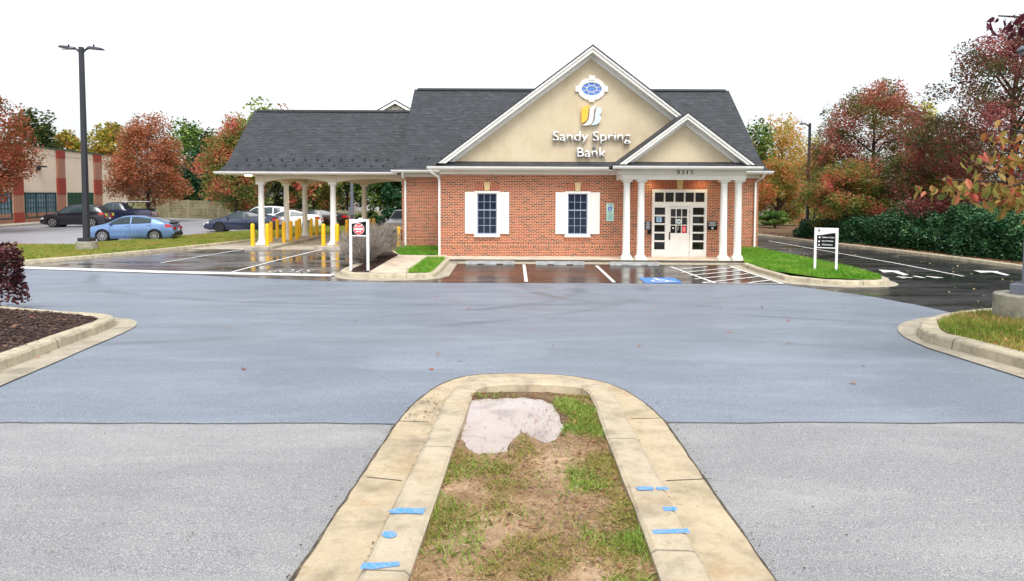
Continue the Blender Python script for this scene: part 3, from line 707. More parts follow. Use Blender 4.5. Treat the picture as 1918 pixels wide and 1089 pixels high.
# entrance
def entrance():
    x0, x1, z0, z1 = DR; y0, y1 = BY-.05, BY+.12
    f = MB()
    f.box(x0, x0+.10, y0, y1, z0, z1); f.box(x1-.10, x1, y0, y1, z0, z1); f.box(x0+.10, x1-.10, y0, y1, z1-.13, z1)
    tz0, tz1 = 2.40, z1-.13                       # transom lights
    f.box(x0+.10, x1-.10, y0, y1, 2.21, tz0)
    n = 5; a, b = x0+.10, x1-.10
    for k in range(1, n): f.box(a+(b-a)*k/n-.022, a+(b-a)*k/n+.022, y0+.01, y1, tz0, tz1)
    sl = (x0+.10, x0+.54); sr = (x1-.58, x1-.10); dl, dr = 6.40, 7.285
    f.box(sl[1], dl, y0, y1, z0, 2.21); f.box(dr, sr[0], y0, y1, z0, 2.21)
    for s in (sl, sr):
        f.box(s[0], s[1], y0+.01, y1, z0, .44)
        for k in range(1, 5):
            zc = .44+(2.19-.44)*k/5; f.box(s[0], s[1], y0+.012, y1, zc-.035, zc+.03)
        f.box(s[0], s[1], y0+.01, y1, 2.17, 2.21)
    for s in (sl, sr): 
        for p0, p1 in ((s[0]+.07, s[1]-.07),): f.box(p0, p1, y0-.004, y0+.012, .19, .37)
    e = part('door_surround', f, WHITE, bank, bevel=.005)
    g = MB(); g.box(a, b, BY+.07, BY+.075, tz0, tz1)
    part('transom_glass', g, DOORGL, e)
    for s in (sl, sr): part('sidelight_glass', MB().box(s[0], s[1], BY+.07, BY+.075, .44, 2.17), DOORGL, e)
    d = MB(); yd0, yd1 = BY-.02, BY+.05; zb, zt = .115, 2.20; gx0, gx1, gz0, gz1 = dl+.10, dr-.105, 1.12, 2.11
    dl += .008; dr -= .008
    d.box(dl, gx0, yd0, yd1, zb, zt); d.box(gx1, dr, yd0, yd1, zb, zt); d.box(gx0, gx1, yd0, yd1, gz1, zt); d.box(gx0, gx1, yd0, yd1, zb, gz0)
    for k in (1, 2):
        d.box(gx0+(gx1-gx0)*k/3-.016, gx0+(gx1-gx0)*k/3+.016, yd0+.006, yd1, gz0, gz1)
    for k in (1, 2):
        for j in range(3):
            xa = gx0+(gx1-gx0)*j/3+.016*(j > 0); xb = gx0+(gx1-gx0)*(j+1)/3-.016*(j < 2)
            d.box(xa, xb, yd0+.006, yd1, gz0+(gz1-gz0)*k/3-.016, gz0+(gz1-gz0)*k/3+.016)
    for px0, px1 in ((dl+.11, dl+.40), (dr-.40, dr-.11)):
        for q in ((px0, px1, .34, .36), (px0, px1, .94, .96), (px0, px0+.02, .36, .94), (px1-.02, px1, .36, .94)): d.box(q[0], q[1], yd0-.008, yd0+.002, q[2], q[3])
    door = part('door', d, WHITE, bank, bevel=.003)
    part('door_glass', MB().box(gx0, gx1, BY+.02, BY+.024, gz0, gz1), DOORGL, door)
    hd = MB(); hd.box(dl+.03, dl+.085, yd0-.012, yd0, .84, 1.17); hd.tube([(dl+.057, yd0-.01, 1.10), (dl+.057, yd0-.06, 1.08), (dl+.057, yd0-.06, .93), (dl+.057, yd0-.01, .90)], .012)
    part('handle', hd, plain('old_brass', srgb(112, 98, 66), .4, .1, 9, metal=.6), door)
    for zc in (.32, 1.12, 2.0): part('hinge', MB().box(dr-.005, dr+.02, yd0-.012, yd0+.0, zc-.06, zc+.06), DARKM, door)
    gw = (gx1-gx0)/3; gh = (gz1-gz0)/3; ys_ = BY+.012
    for j, (m_, lab) in enumerate(((BLACK, 'black sticker with a small white mark'), (BLACK, 'black sticker with white lines'), (RED, 'red sticker with a pale panel'))):
        part('sticker', MB().box(gx0+gw*j+.03, gx0+gw*(j+1)-.03, ys_, ys_+.004, gz0+.02, gz0+gh-.03), m_, door, label=lab)
    c = MB(); c.lathe([(.001, 0), (.035, 0), (.035, .004)], (0,0,0), 14); c.v = [(gx0+gw*.5+v[0], ys_-.002-v[2], gz0+gh*.62+v[1]) for v in c.v]; part('sticker', c, CLEARW, door, label='small white round mark')
    c = MB()
    for k in range(5): c.box(gx0+gw*1.22, gx0+gw*(1.42+.07*((k*3) % 4)), ys_-.004, ys_-.001, gz0+gh*(.78-.12*k), gz0+gh*(.81-.12*k))
    part('sticker', c, CLEARW, door, label='white printed lines')
    c = MB(); c.box(gx0+gw*2.3, gx0+gw*2.7, ys_-.004, ys_-.001, gz0+gh*.22, gz0+gh*.76); part('sticker', c, plain('pale_red', srgb(240, 150, 150), .5), door, label='pale red panel')
    c = MB(); c.lathe([(.001, 0), (.105, 0), (.105, .004)], (0,0,0), 24); c.v = [(gx0+gw*1.52+v[0], ys_-v[2], gz0+gh*1.45+v[1]) for v in c.v]; part('sticker', c, plain('pale_disc', srgb(206, 222, 226), .4), door, label='round pale sticker')
    c = MB(); c.box(gx0+gw*1.25, gx0+gw*1.78, ys_-.008, ys_-.005, gz0+gh*1.4, gz0+gh*1.5); part('sticker', c, plain('teal', srgb(40, 84, 92), .4), door, label='dark stripe across the round sticker')
    c = MB(); c.box(sl[0]+.10, sl[0]+.31, BY+.05, BY+.055, 1.57, 1.80); pn = part('notice', c, plain('notice_blue', srgb(176, 210, 238), .4), e, label='pale blue paper notice behind the sidelight glass')
    c = MB()
    for k in range(6): c.box(sl[0]+.14+.02*(k % 2), sl[0]+.27-.02*(k % 3), BY+.046, BY+.049, 1.765-.033*k, 1.778-.033*k)
    part('printed_lines', c, plain('ink_blue', srgb(40, 70, 120), .5), pn)
entrance()
# oval window in the gable
SY = BY
def ellipse(cx, cz, rx, rz, n=48): return [(cx+rx*math.cos(2*math.pi*k/n), cz+rz*math.sin(2*math.pi*k/n)) for k in range(n)]
def ring(cx, cz, r0, r1, y0, y1, n=48):
    m_ = MB(); a = ellipse(cx, cz, *r0, n); b = ellipse(cx, cz, *r1, n)
    v = [(x, y0, z) for x, z in a]+[(x, y0, z) for x, z in b]+[(x, y1, z) for x, z in a]+[(x, y1, z) for x, z in b]; f = []
    for k in range(n):
        j = (k+1) % n; f += [(k, j, n+j, n+k), (n+k, n+j, 3*n+j, 3*n+k), (k, 2*n+k, 2*n+j, j)]
    m_.add(v, f); return m_
ocx, ocz = 3.207, 6.965
ov = ring(ocx, ocz, (.405, .265), (.565, .455), SY-.06, SY+.02)
for x0, x1, z0, z1 in ((-.125, .125, .36, .535), (-.115, .115, -.52, -.34)): ov.prism([(ocx+x0*.9, ocz+z0), (ocx+x1*.9, ocz+z0), (ocx+x1, ocz+z1), (ocx+x0, ocz+z1)], 'y', SY-.09, SY+.02)
for x0, x1 in ((-.66, -.47), (.47, .66)): ov.box(ocx+x0, ocx+x1, SY-.09, SY+.02, ocz-.115, ocz+.115)
ow = part('oval_window', ov, WHITE, bank)
g = MB(); g.prism(ellipse(ocx, ocz, .41, .27), 'y', SY-.02, SY+.005); part('pane', g, BLUEGL, ow)
g = ring(ocx, ocz, (.19, .112), (.215, .137), SY-.045, SY-.018)
for k in range(8):
    a = 2*math.pi*k/8+math.pi/8; p0 = (ocx+.2*math.cos(a), ocz+.122*math.sin(a)); p1 = (ocx+.41*math.cos(a), ocz+.27*math.sin(a))
    g.tube([(p0[0], SY-.03, p0[1]), (p1[0], SY-.03, p1[1])], .013, 4)
part('glazing_bars', g, WHITE, ow)
# gables
def gable(ax, az, halfw, m, yf, ys_, yback, t1, t2, label, zfoot):
    """raking cornice in two bands, stucco field and the gable roof behind it"""
    zf = az-halfw*m
    st = MB(); d = (t1+t2)
    st.prism([(ax-(az-d-zf+.25)/m, zf-.25+.0), (ax+(az-d-zf+.25)/m, zf-.25), (ax, az-d+.02)], 'y', ys_, ys_+.2)
    part('stucco_gable', st, STUCCO, bank)
    for nm, o0, o1, y0 in (('raking_cornice', .0, t1, yf), ('raking_frieze', t1, t1+t2, ys_-.06)):
        rk_ = MB()
        for s in (-1, 1):
            hz = .0
            pts = [(ax, az-o0), (ax+s*(az-o0-zf)/m, zf), (ax+s*(az-o1-zf)/m, zf), (ax, az-o1)]
            rk_.prism(pts, 'y', y0, ys_+.05)
            if o0 == 0:   # small top moulding
                pts = [(ax, az-.0), (ax+s*(az-zf)/m, zf), (ax+s*(az-.09-zf)/m, zf), (ax, az-.09)]
                rk_.prism(pts, 'y', y0-.05, y0+.0)
        part(nm, rk_, WHITE, bank)
    rf = MB()
    for s in (-1, 1):
        q = [(ax, az+.055), (ax+s*(halfw+.06), az+.055-(halfw+.06)*m), (ax+s*(halfw+.06), az-.0-(halfw+.06)*m), (ax, az+.002)]
        rf.prism(q, 'y', yf-.07, yback)
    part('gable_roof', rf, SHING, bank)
gable(3.18, 8.585, 6.17, .756, 27.5, BY, 38.3, .235, .17, 'big', 3.94)
gable(6.625, 5.765, 2.59, .745, 26.0, 26.5, 35.0, .215, .16, 'small', 3.84)
# pent roofs
mb = MB(); mb.prism([(27.42, 3.80), (28.02, 4.03), (28.02, 3.97), (27.42, 3.74)], 'x', -3.38, 4.2); part('pent_roof', mb, SHING, bank)
mb = MB(); mb.prism([(25.87, 3.775), (26.52, 3.965), (26.52, 3.9), (25.87, 3.71)], 'x', 3.93, 9.32); part('pent_roof', mb, SHING, bank)
# eaves: gutters, soffits, friezes
def gutterpiece(x0, x1, y, zt, dz=.115):
    m_ = MB(); m_.prism([(y, zt), (y+.12, zt), (y+.12, zt-dz), (y+.05, zt-dz), (y+.012, zt-dz*.55)], 'x', x0, x1); return m_
for nm, a in (('g', (-3.42, 3.86, 27.36, 3.795)), ('g', (3.80, 9.47, 25.8, 3.775)), ('g', (-5.55, -3.0, 31.28, 3.785)), ('g', (9.2, 11.96, 31.28, 3.80))): part('gutter', gutterpiece(*a), GUTTER, bank)
for q in ((-3.36, 4.25, 27.45, 28.01, 3.655, 3.685), (-5.5, -2.93, 31.36, 31.92, 3.655, 3.685), (9.34, 11.9, 31.36, 31.92, 3.655, 3.685), (3.9, 9.4, 25.9, 26.45, 3.66, 3.6845)): part('soffit', MB().box(*q), CREAM, bank)
for q in ((-2.96, 4.24, 27.93, 27.995, 3.49, 3.654), (-5.16, -2.99, 31.84, 31.895, 3.48, 3.654), (9.36, 11.5, 31.84, 31.895, 3.48, 3.654), (-2.985, -2.92, 28.0, 31.8, 3.49, 3.654)): part('frieze', MB().box(*q), CREAM, bank)
# portico
e = MB()
for z0, z1, o_ in ((3.27, 3.455, 0), (3.46, 3.66, .02)):
    e.box(4.25-o_, 9.02+o_, 26.40-o_, 26.88, z0, z1); e.box(4.25-o_, 4.72, 26.883, 27.99, z0, z1); e.box(8.55, 9.02+o_, 26.883, 27.99, z0, z1)
ent = part('entablature', e, CREAM, bank, bevel=.006)
part('portico_ceiling', MB().box(4.72, 8.55, 26.88, 27.99, 3.42, 3.455), CREAM, bank)
lm = NT('lit_lamp'); lm.set(lm.b.inputs['Emission Color'], (1, .75, .45)); lm.set(lm.b.inputs['Emission Strength'], 14.0); LAMP = lm.out((.9, .8, .6), .5)
for x in (5.55, 7.75):
    part('recessed_light', MB().lathe([(.085, 0), (.085, .02)], (x, 27.6, 3.402), 16), LAMP, bank)
    sd = bpy.data.lights.new('downlight', 'SPOT'); sd.energy = 9; sd.color = (1, .72, .4); sd.spot_size = R(150); sd.spot_blend = .6; sd.shadow_soft_size = .07
    so = bpy.data.objects.new('downlight', sd); COL.objects.link(so); so.location = (x, 27.62, 3.39)
def column(x, y, z0, z1, rb, rt, name='column', parent=None, mat=WHITE):
    H = z1-z0
    m_ = MB(); m_.box(x-rb*1.5, x+rb*1.5, y-rb*1.5, y+rb*1.5, z0, z0+.085)
    pr = [(rb*1.42, .085), (rb*1.48, .11), (rb*1.42, .14), (rb*1.18, .165), (rb*1.14, .19), (rb*1.02, .215)]
    for k in range(9):
        t = k/8; pr.append((rb+(rt-rb)*t**1.4, .22+(H-.22-.21)*t))
    pr += [(rt*1.1, H-.205), (rt*1.1, H-.185), (rt, H-.18), (rt, H-.13), (rt*1.12, H-.115), (rt*1.38, H-.075), (rt*1.4, H-.07)]
    m_.lathe(pr, (x, y, z0), 28); m_.box(x-rt*1.5, x+rt*1.5, y-rt*1.5, y+rt*1.5, z1-.07, z1)
    return part(name, m_, mat, parent, smooth=True)
for x in (4.47, 5.03, 8.26, 8.82): column(x, 26.66, .147, 3.27, .147, .125, parent=bank)
# main roof with bell-cast eaves
def roof_profile(ye, ze, yr, zr, m=.79):
    return [(ye, ze), (ye+.28, ze+.09), (ye+.6, ze+.26), (ye+.95, ze+.50), (yr, zr)]
def bell_roof(x0, x1, ye, ze, yr, zr, flare, t=.12):
    p = roof_profile(ye, ze, yr, zr); fl = [flare, flare*.6, flare*.28, flare*.08, 0]
    m_ = MB()
    full = [(y, z, f) for (y, z), f in zip(p, fl)]+[(2*yr-y, z, f) for (y, z), f in list(zip(p, fl))[-2::-1]]
    n = len(full)
    for x, s in ((x0, -1), (x1, 1)):
        for dz in (0, -t): m_.v += [(x+s*f, y, z+dz) for y, z, f in full]
    for i in range(n-1): m_.f += [(i, i+1, 2*n+i+1, 2*n+i), (n+i, 3*n+i, 3*n+i+1, n+i+1), (i, n+i, n+i+1, i+1), (2*n+i, 2*n+i+1, 3*n+i+1, 3*n+i)]
    m_.f += [(0, 2*n, 3*n, n), (n-1, 2*n-1, 4*n-1, 3*n-1)]
    return m_
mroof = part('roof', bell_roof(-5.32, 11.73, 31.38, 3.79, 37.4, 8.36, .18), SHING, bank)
part('ridge_cap', MB().prism([(37.22, 8.29), (37.4, 8.43), (37.58, 8.29)], 'x', -5.15, 11.55), plain('ridge_shingle', srgb(40, 43, 47), .7, .2, 6), mroof)
def guards(parent, xs_, y_, z_):
    for x in xs_:
        m_ = MB(); m_.box(x-.035, x+.035, y_-.02, y_+.05, z_-.03, z_+.045); m_.box(x-.05, x+.05, y_-.035, y_-.018, z_-.02, z_+.07)
        part('snow_guard', m_, DARKM, parent)
guards(mroof, [-4.55, -3.95, -3.35], 32.36, 4.34); guards(mroof, [-4.28, -3.68], 32.0, 4.06); guards(mroof, [10.6], 32.36, 4.34); guards(mroof, [10.85], 32.0, 4.06)
# downspouts
for pts in ([(-5.03, 31.36, 3.70), (-5.03, 31.5, 3.45), (-4.97, 31.83, 3.30), (-4.97, 31.83, .12)], [(-3.28, 27.45, 3.69), (-3.26, 27.5, 3.56), (-2.99, 27.88, 3.36), (-2.97, 27.94, 3.2), (-2.97, 27.94, .22), (-2.97, 27.86, .16)],
            [(11.55, 31.36, 3.70), (11.53, 31.5, 3.5), (11.32, 31.83, 3.3), (11.32, 31.83, .15)]):
    part('downspout', MB().tube(pts, .062, 4), GUTTER, bank)
# small camera under the portico and a box on the gable
tag(part('security_camera', MB().lathe([(.02, .0), (.07, .02), (.08, .08), (.08, .16), (.05, .2)], (4.74, 27.75, 3.05), 14).box(4.72, 4.76, 27.75, 27.99, 3.22, 3.27), BLACK, None, smooth=True), 'black security camera under the portico ceiling between the left columns', 'camera')
tag(part('photocell_box', MB().box(3.27, 3.38, 27.86, 27.99, 4.53, 4.64).box(3.29, 3.36, 27.84, 27.86, 4.55, 4.62), GREYM, None, bevel=.006), 'small grey box fixed to the tan gable above the lower lettering', 'box')
# lettering and emblem on the gable
RETURN = plain('letter_return', srgb(120, 114, 104), .6, .05)
sg = thing('bank_sign', 'raised white lettering and striped emblem on the tan gable', 'sign', (3.2, 27.9, 4.2))
for t, x0, x1, z0, z1 in (('Sandy Spring', 1.64, 4.79, 4.86, 5.235), ('Bank', 2.62, 3.805, 4.215, 4.585)):
    lt = part('lettering', text_fit(t, x0, x1, z0, z1, 27.82, .12, .004), CLEARW, sg)
    lt.data.materials.append(RETURN)
    for f in lt.data.polygons: f.material_index = 0 if f.normal.y < -.5 else 1
def bez(p, n=10):
    o = []
    for i in range(0, len(p)-3, 3):
        a, b, c, d = [Vector(q) for q in p[i:i+4]]
        for k in range(n):
            t = k/n; o.append(a*(1-t)**3+b*3*t*(1-t)**2+c*3*t*t*(1-t)+d*t**3)
    return o
lx, lz, lw = 2.80, 6.272, .118/11.0
def lpt(p): return (2.793+(p.x-585)/(900-585)*.83, 6.277-(p.y-152)/(465-152)*.79)
logo = [('emblem_stripe', plain('emblem_orange', srgb(246, 186, 60), .35, .02), [(585, 425), (585, 370), (585, 300), (585, 240), (585, 180), (640, 150), (718, 152), (685, 190), (690, 240), (684, 310), (676, 380), (640, 424), (585, 425)]),
        ('emblem_stripe', CLEARW, [(825, 152), (775, 152), (722, 165), (712, 230), (705, 300), (712, 350), (684, 400), (660, 440), (620, 455), (583, 462), (620, 465), (660, 466), (690, 462), (740, 450), (760, 400), (765, 340), (775, 260), (760, 190), (825, 152)]),
        ('emblem_stripe', plain('emblem_blue', srgb(200, 222, 246), .35, .02), [(850, 172), (900, 172), (915, 262), (855, 295), (905, 320), (905, 462), (735, 462), (790, 410), (795, 350), (795, 300), (800, 240), (805, 190), (850, 172)])]
for nm, mt, cp in logo:
    m_ = MB(); m_.prism([lpt(p) for p in bez(cp)], 'y', 27.83, 27.93); part(nm, m_, mt, sg)
hn = thing('house_number', 'dark house numerals on the white frieze above the entrance', 'house number', (6.66, 26.37, 3.49))
for i, ch in enumerate('8315'): part('numeral', text_fit(ch, 6.355+.172*i+(.02 if ch == '1' else 0), 6.355+.172*i+(.06 if ch == '1' else .095), 3.485, 3.635, 26.362, .016, 0), plain('bronze', srgb(70, 58, 42), .5, .05), hn)
# wall-mounted signs
ad = thing('accessible_parking_sign', 'pale green parking sign with blue wheelchair square on the brick wall', 'sign', (4.01, 27.97, 1.6))
part('upper_panel', MB().box(3.86, 4.165, 27.965, 27.985, 1.925, 2.335), plain('pale_green', srgb(196, 226, 214), .4), ad); part('lower_panel', MB().box(3.86, 4.165, 27.965, 27.985, 1.60, 1.92), plain('pale_teal', srgb(170, 214, 204), .4), ad)
sq = part('blue_square', MB().box(3.935, 4.085, 27.958, 27.964, 2.03, 2.19), plain('sign_blue', srgb(30, 84, 200), .4), ad)
def emit_ad(polys):
    m_ = MB()
    for i, pl in enumerate(polys): m_.prism([(p.x, p.y) for p in pl], 'y', 27.951-.0003*(i % 5), 27.9575)
    part('wheelchair', m_, CLEARW, sq)
wheelchair(lambda u, v: Vector((3.935+u*.15, 2.03+v*.16)), emit_ad)
m_ = MB()
for z, a, b in ((2.29, 3.93, 4.10), (2.235, 3.92, 4.12), (1.985, 3.95, 4.07), (1.955, 3.93, 4.09), (1.88, 3.98, 4.04), (1.83, 3.93, 4.08), (1.77, 3.92, 4.11), (1.72, 3.93, 4.08), (1.67, 3.96, 4.10)): m_.box(a, b, 27.960, 27.9645, z, z+.014)
part('printed_lines', m_, plain('print_green', srgb(74, 128, 112), .5), ad)
for nm, lab, x0, x1, rows in (('wall_plaque', 'small dark plaque with pale lines beside the entrance, next to the columns', 5.44, 5.71, 9), ('wall_plaque', 'square black plaque with white lines and round mark right of the entrance', 8.02, 8.415, 5)):
    pq = thing(nm, lab, 'plaque', ((x0+x1)/2, 27.97, 1.26)); part('board', MB().box(x0, x1, 27.965, 27.985, 1.255, 1.61), BLACK, pq, bevel=.004)
    m_ = MB()
    for k in range(rows):
        z = 1.575-k*(.036 if rows > 6 else .036); a = x0+.03+.02*(k % 3); b = x1-.03-.025*((k*2) % 3)
        m_.box(a, b, 27.960, 27.9645, z-.012, z+.006)
    if rows == 5: part('printed_lines', m_, plain('plaque_print_two', srgb(200, 202, 206), .5), pq); m_ = MB(); m_.lathe([(.001, 0), (.045, 0), (.045, .004)], (0,0,0), 20); n0 = len(m_.v)-60; m_.v = m_.v[:n0]+[((x0+x1)/2+v[0], 27.9645-v[2], 1.325+v[1]) for v in m_.v[n0:]]
    part('printed_lines', m_, plain('plaque_print', srgb(200, 202, 206), .5), pq)
tag(part('wall_box', MB().box(5.57, 5.70, 27.89, 27.985, 1.09, 1.22).box(5.56, 5.71, 27.88, 27.985, 1.222, 1.24), BLACK, None, bevel=.006), 'little black box on the brick under the dark plaque', 'box')
# ================================================================== DRIVE-THROUGH CANOPY
can = thing('drive_through_canopy', 'long shingle-roofed drive-through canopy on white columns', 'canopy', (-9.5, 36.8, .1))
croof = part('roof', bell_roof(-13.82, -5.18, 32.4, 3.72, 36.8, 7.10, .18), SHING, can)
part('ridge_cap', MB().prism([(36.65, 7.04), (36.8, 7.16), (36.95, 7.04)], 'x', -13.65, -5.2), plain('ridge_shingle_two', srgb(40, 43, 47), .7, .2, 6), croof)
guards(croof, [-12.95+.575*i for i in range(13)], 33.42, 4.33); guards(croof, [-13.3+.59*i for i in range(14)], 33.02, 4.02)
m_ = MB()
m_.prism([(32.3, 3.715), (32.42, 3.715), (32.42, 3.6), (32.35, 3.6), (32.312, 3.65)], 'x', -14.1, -5.45)
part('gutter', m_, GUTTER, can)
for q in ((-13.9, -5.17, 32.42, 33.1, 3.575, 3.6), (-13.9, -12.43, 33.101, 41.1, 3.575, 3.6)): part('soffit', MB().box(*q), SOFFIT, can)
part('ceiling', MB().box(-12.4, -5.17, 33.1, 41.1, 3.555, 3.6), SOFFIT, can)
def arch_beam(x0, x1, y0, y1, zlo, zhi, ztop):
    n = 14; pts = [(x0, ztop)]
    for k in range(n+1):
        t = k/n; pts.append((x0+(x1-x0)*t, zlo+(zhi-zlo)*(1-(2*t-1)**2)**.8))
    pts.append((x1, ztop)); return pts
m_ = MB()
for (yc) in (33.3, 40.3):
    for x0, x1 in ((-12.02, -8.92), (-8.52, -5.17)): m_.prism(arch_beam(x0, x1, 0, 0, 3.22, 3.41, 3.57), 'y', yc-.17, yc+.17)
    for xc in (-12.22, -8.72): m_.box(xc-.2, xc+.2, yc-.2, yc+.2, 3.2, 3.572)
m_.box(-12.42, -12.02, 36.8, 37.2, 3.2, 3.572)
for y0, y1 in ((33.5, 36.8), (37.2, 40.1)): m_.prism(arch_beam(y0, y1, 0, 0, 3.22, 3.38, 3.57), 'x', -12.39, -12.05)
part('arched_beam', m_, SOFFIT, can)
for x, y in ((-12.22, 33.3), (-8.72, 33.3), (-12.22, 37.0), (-12.22, 40.3), (-8.72, 40.3)): column(x, y, .188, 3.2, .155, .13, parent=can)
part('ceiling_light', MB().lathe([(.16, 0), (.16, .03)], (-12.95, 33.6, 3.545), 18), LAMP, can)
for x, y in ((-10.4, 36.9), (-7.0, 36.9)):
    part('ceiling_light', MB().lathe([(.16, 0), (.16, .03)], (x, y, 3.524), 18), LAMP, can)
    sd = bpy.data.lights.new('canopy_downlight', 'SPOT'); sd.energy = 60; sd.color = (1, .8, .5); sd.spot_size = R(165); sd.spot_blend = .6; sd.shadow_soft_size = .15
    so = bpy.data.objects.new('canopy_downlight', sd); COL.objects.link(so); so.location = (x, y, 3.5)
# ================================================================== STREET FURNITURE
def bollard_proto():
    t = thing('bollard', '', 'bollard', (0,0,0), 0, 'yellow bollards of the drive-through')
    m_ = MB().lathe([(.096, 0), (.096, .97), (.091, 1.01), (.074, 1.045), (.044, 1.068), (.012, 1.076)], n=20)
    part('sleeve', m_, YELLOW, t, smooth=True)
    part('base_collar', MB().lathe([(.112, -.01), (.112, .012), (.104, .02)], n=20), APRON, t)
    return t
bp = bollard_proto()
BL = [(-12.25, 32.2, .19, 'yellow bollard left of the front left canopy column'), (-11.58, 32.25, .19, 'yellow bollard in front, right of the front left canopy column'), (-12.28, 34.75, .19, 'yellow bollard just behind the front left canopy column'),
      (-12.98, 37.7, .2, 'yellow bollard on its own little concrete pad behind the island'), (-11.58, 34.6, .19, 'yellow bollard left of the middle canopy column, at the island edge'), (-11.55, 35.6, .19, 'yellow bollard right of the middle canopy column'),
      (-11.56, 36.65, .19, 'second yellow bollard right of the middle canopy column, nearer one of a close pair'), (-12.2, 39.15, .19, 'yellow bollard behind its partner, farther one of a close pair before the rear left column'), (-12.42, 40.9, .19, 'yellow bollard just left of the rear left canopy column'),
      (-11.62, 39.46, .19, 'yellow bollard just right of the rear left canopy column'), (-11.57, 40.4, .19, 'yellow bollard at the far end of the kerbed island'), (-8.95, 32.35, .19, 'yellow bollard left of the front right canopy column'),
      (-8.3, 32.35, .19, 'yellow bollard right of the front right canopy column'), (-9.1, 37.6, .19, 'yellow bollard seen left of the red round sign'), (-8.2, 39.2, .19, 'yellow bollard at the right edge of the red round sign'),
      (-8.15, 40.2, .19, 'yellow bollard above the bare grey shrub, next to the rear right column'), (-5.36, 32.3, .07, 'yellow bollard at the brick corner of the bank')]
for i, (x, y, z, lab) in enumerate(BL):
    o = bp if i == 0 else copy_tree(bp)
    o.location = (x, y, z); o['label'] = lab; o.rotation_euler.z = random.uniform(0, 6)
# wheel stops
WSM = mat_concrete('stop_concrete', srgb(168, 170, 170), 0, .5, sc=4)
def wheel_stop(x, y, rz, lab):
    m_ = MB(); L = .915; w = .085
    prof = lambda x0, x1, z0: m_.prism([(-w, z0), (w, z0), (w*.72, .125), (-w*.72, .125)] if z0 == 0 else [(-w*.92, z0), (w*.92, z0), (w*.72, .125), (-w*.72, .125)], 'x', x0, x1)
    xs_ = [-L, -.48, -.24, .24, .48, L]
    for i in range(5): prof(xs_[i]+.0004*i, xs_[i+1]-.0004*i, 0 if i % 2 == 0 else .035)
    o = part('wheel_stop', m_, WSM, None, False); o.location = (x, y, h(y)+.009); o.rotation_euler.z = rz
    tag(o, lab, 'wheel stop', 'concrete wheel stops before the bank')
wheel_stop(-.82, 25.62, .01, 'chipped concrete wheel stop below the left shuttered window'); wheel_stop(1.81, 25.55, -.01, 'concrete wheel stop below the right shuttered window'); wheel_stop(4.58, 25.42, -.02, 'concrete wheel stop before the left portico columns')
# signs on posts
def post_sign(name, lab, pA, pB, ztop, zbot, kind):
    (ax, ay), (bx, by) = pA, pB; L = math.hypot(bx-ax, by-ay)
    t = thing(name, lab, 'sign', ((ax+bx)/2, (ay+by)/2, h(ay)+.13), math.atan2(by-ay, bx-ax)); z0 = t.location.z
    for x in (-L/2, L/2): part('post', MB().box(x-.037, x+.037, -.037, .037, -.1, ztop-z0), CLEARW, t, False, bevel=.006)
    H = ztop-z0; B = zbot-z0; a, b = -L/2+.0375, L/2-.0375
    part('panel', MB().box(a, b, -.025, .025, B-.04, H), CLEARW, t, False)
    return t, a, b, B, H
tA, a, b, B, H = post_sign('directional_sign', 'white directional sign with black panel on two posts standing in the right lawn', G(1526, 508, .13), G(1566, 510.5, .13), P(1546, 424.5, 23.7)[1], P(1546, 459, 23.7)[1], 0)
pb = MB(); w_ = b-a
pts = [(a+.01, B), (b-.01, B), (b-.01, B+(H-B)*.74)]+[(b-.01-(w_-.02)*t/10, B+(H-B)*(.74-.13*(3*(t/10)**2-2*(t/10)**3))) for t in range(1, 11)]
pb.prism(pts, 'y', -.031, -.0255); part('black_panel', pb, BLACK, tA, False)
for i, tx in enumerate(('Customer Parking', 'Drive-In Window', 'ATM (Left Lane)')):
    zc = B+(H-B)*(.47-.19*i); wd = w_*(.66, .60, .56)[i]
    part('lettering', text_fit(tx, a+w_*.28, a+w_*.28+wd, zc, zc+.047, -.036, .004, .03), CLEARW, tA, False)
    m_ = MB(); cx = a+w_*.13; s = .036; cz = zc+.02
    m_.prism([(cx-s, cz), (cx+s, cz+s), (cx+s, cz-s)] if i == 0 else [(cx-s, cz-s), (cx+s, cz-s), (cx, cz+s)], 'y', -.036, -.032); part('arrow', m_, CLEARW, tA, False)
part('lettering', text_fit('Sandy Spring', a+w_*.24, a+w_*.66, H-.115, H-.075, -.030, .004, .0), plain('pale_grey_print', srgb(200, 204, 210), .5), tA, False)
m_ = MB(); m_.prism([(a+w_*.12+.035*math.cos(k*.4488), H-.09+.045*math.sin(k*.4488)) for k in range(14)], 'y', -.031, -.0255); part('round_emblem', m_, plain('grey_print', srgb(150, 146, 140), .5), tA, False)
m_ = MB(); m_.box(a+w_*.12-.012, a+w_*.12+.004, -.035, -.0315, H-.125, H-.06); part('emblem_stripe', m_, BLACK, tA, False)
tB, a, b, B, H = post_sign('do_not_enter_sign', 'white two-post sign with red DO NOT ENTER disc before the bare grey shrub', G(657.5, 507.5, .13), G(689.5, 508.3, .13), P(674, 409, 23.45)[1], P(674, 437, 23.45)[1], 1)
w_ = b-a; pb = MB()
pts = [(a+.01, B), (b-.01, B), (b-.01, B+(H-B)*.87)]+[(b-.01-(w_-.02)*t/10, B+(H-B)*(.87-.14*(3*(t/10)**2-2*(t/10)**3))) for t in range(1, 11)]
pb.prism(pts, 'y', -.031, -.0255); part('black_panel', pb, BLACK, tB, False)
rr = (H-B)*.365; cz = B+(H-B)*.385
disc = lambda r, y0, y1: MB().prism([(r*math.cos(k*math.pi/20), cz+r*math.sin(k*math.pi/20)) for k in range(40)], 'y', y0, y1)
part('disc_border', disc(rr, -.037, -.0315), CLEARW, tB, False); dd = part('red_disc', disc(rr*.93, -.041, -.0375), RED, tB, False)
part('white_bar', MB().box(-rr*.78, rr*.78, -.0455, -.0415, cz-rr*.17, cz+rr*.17), CLEARW, dd, False)
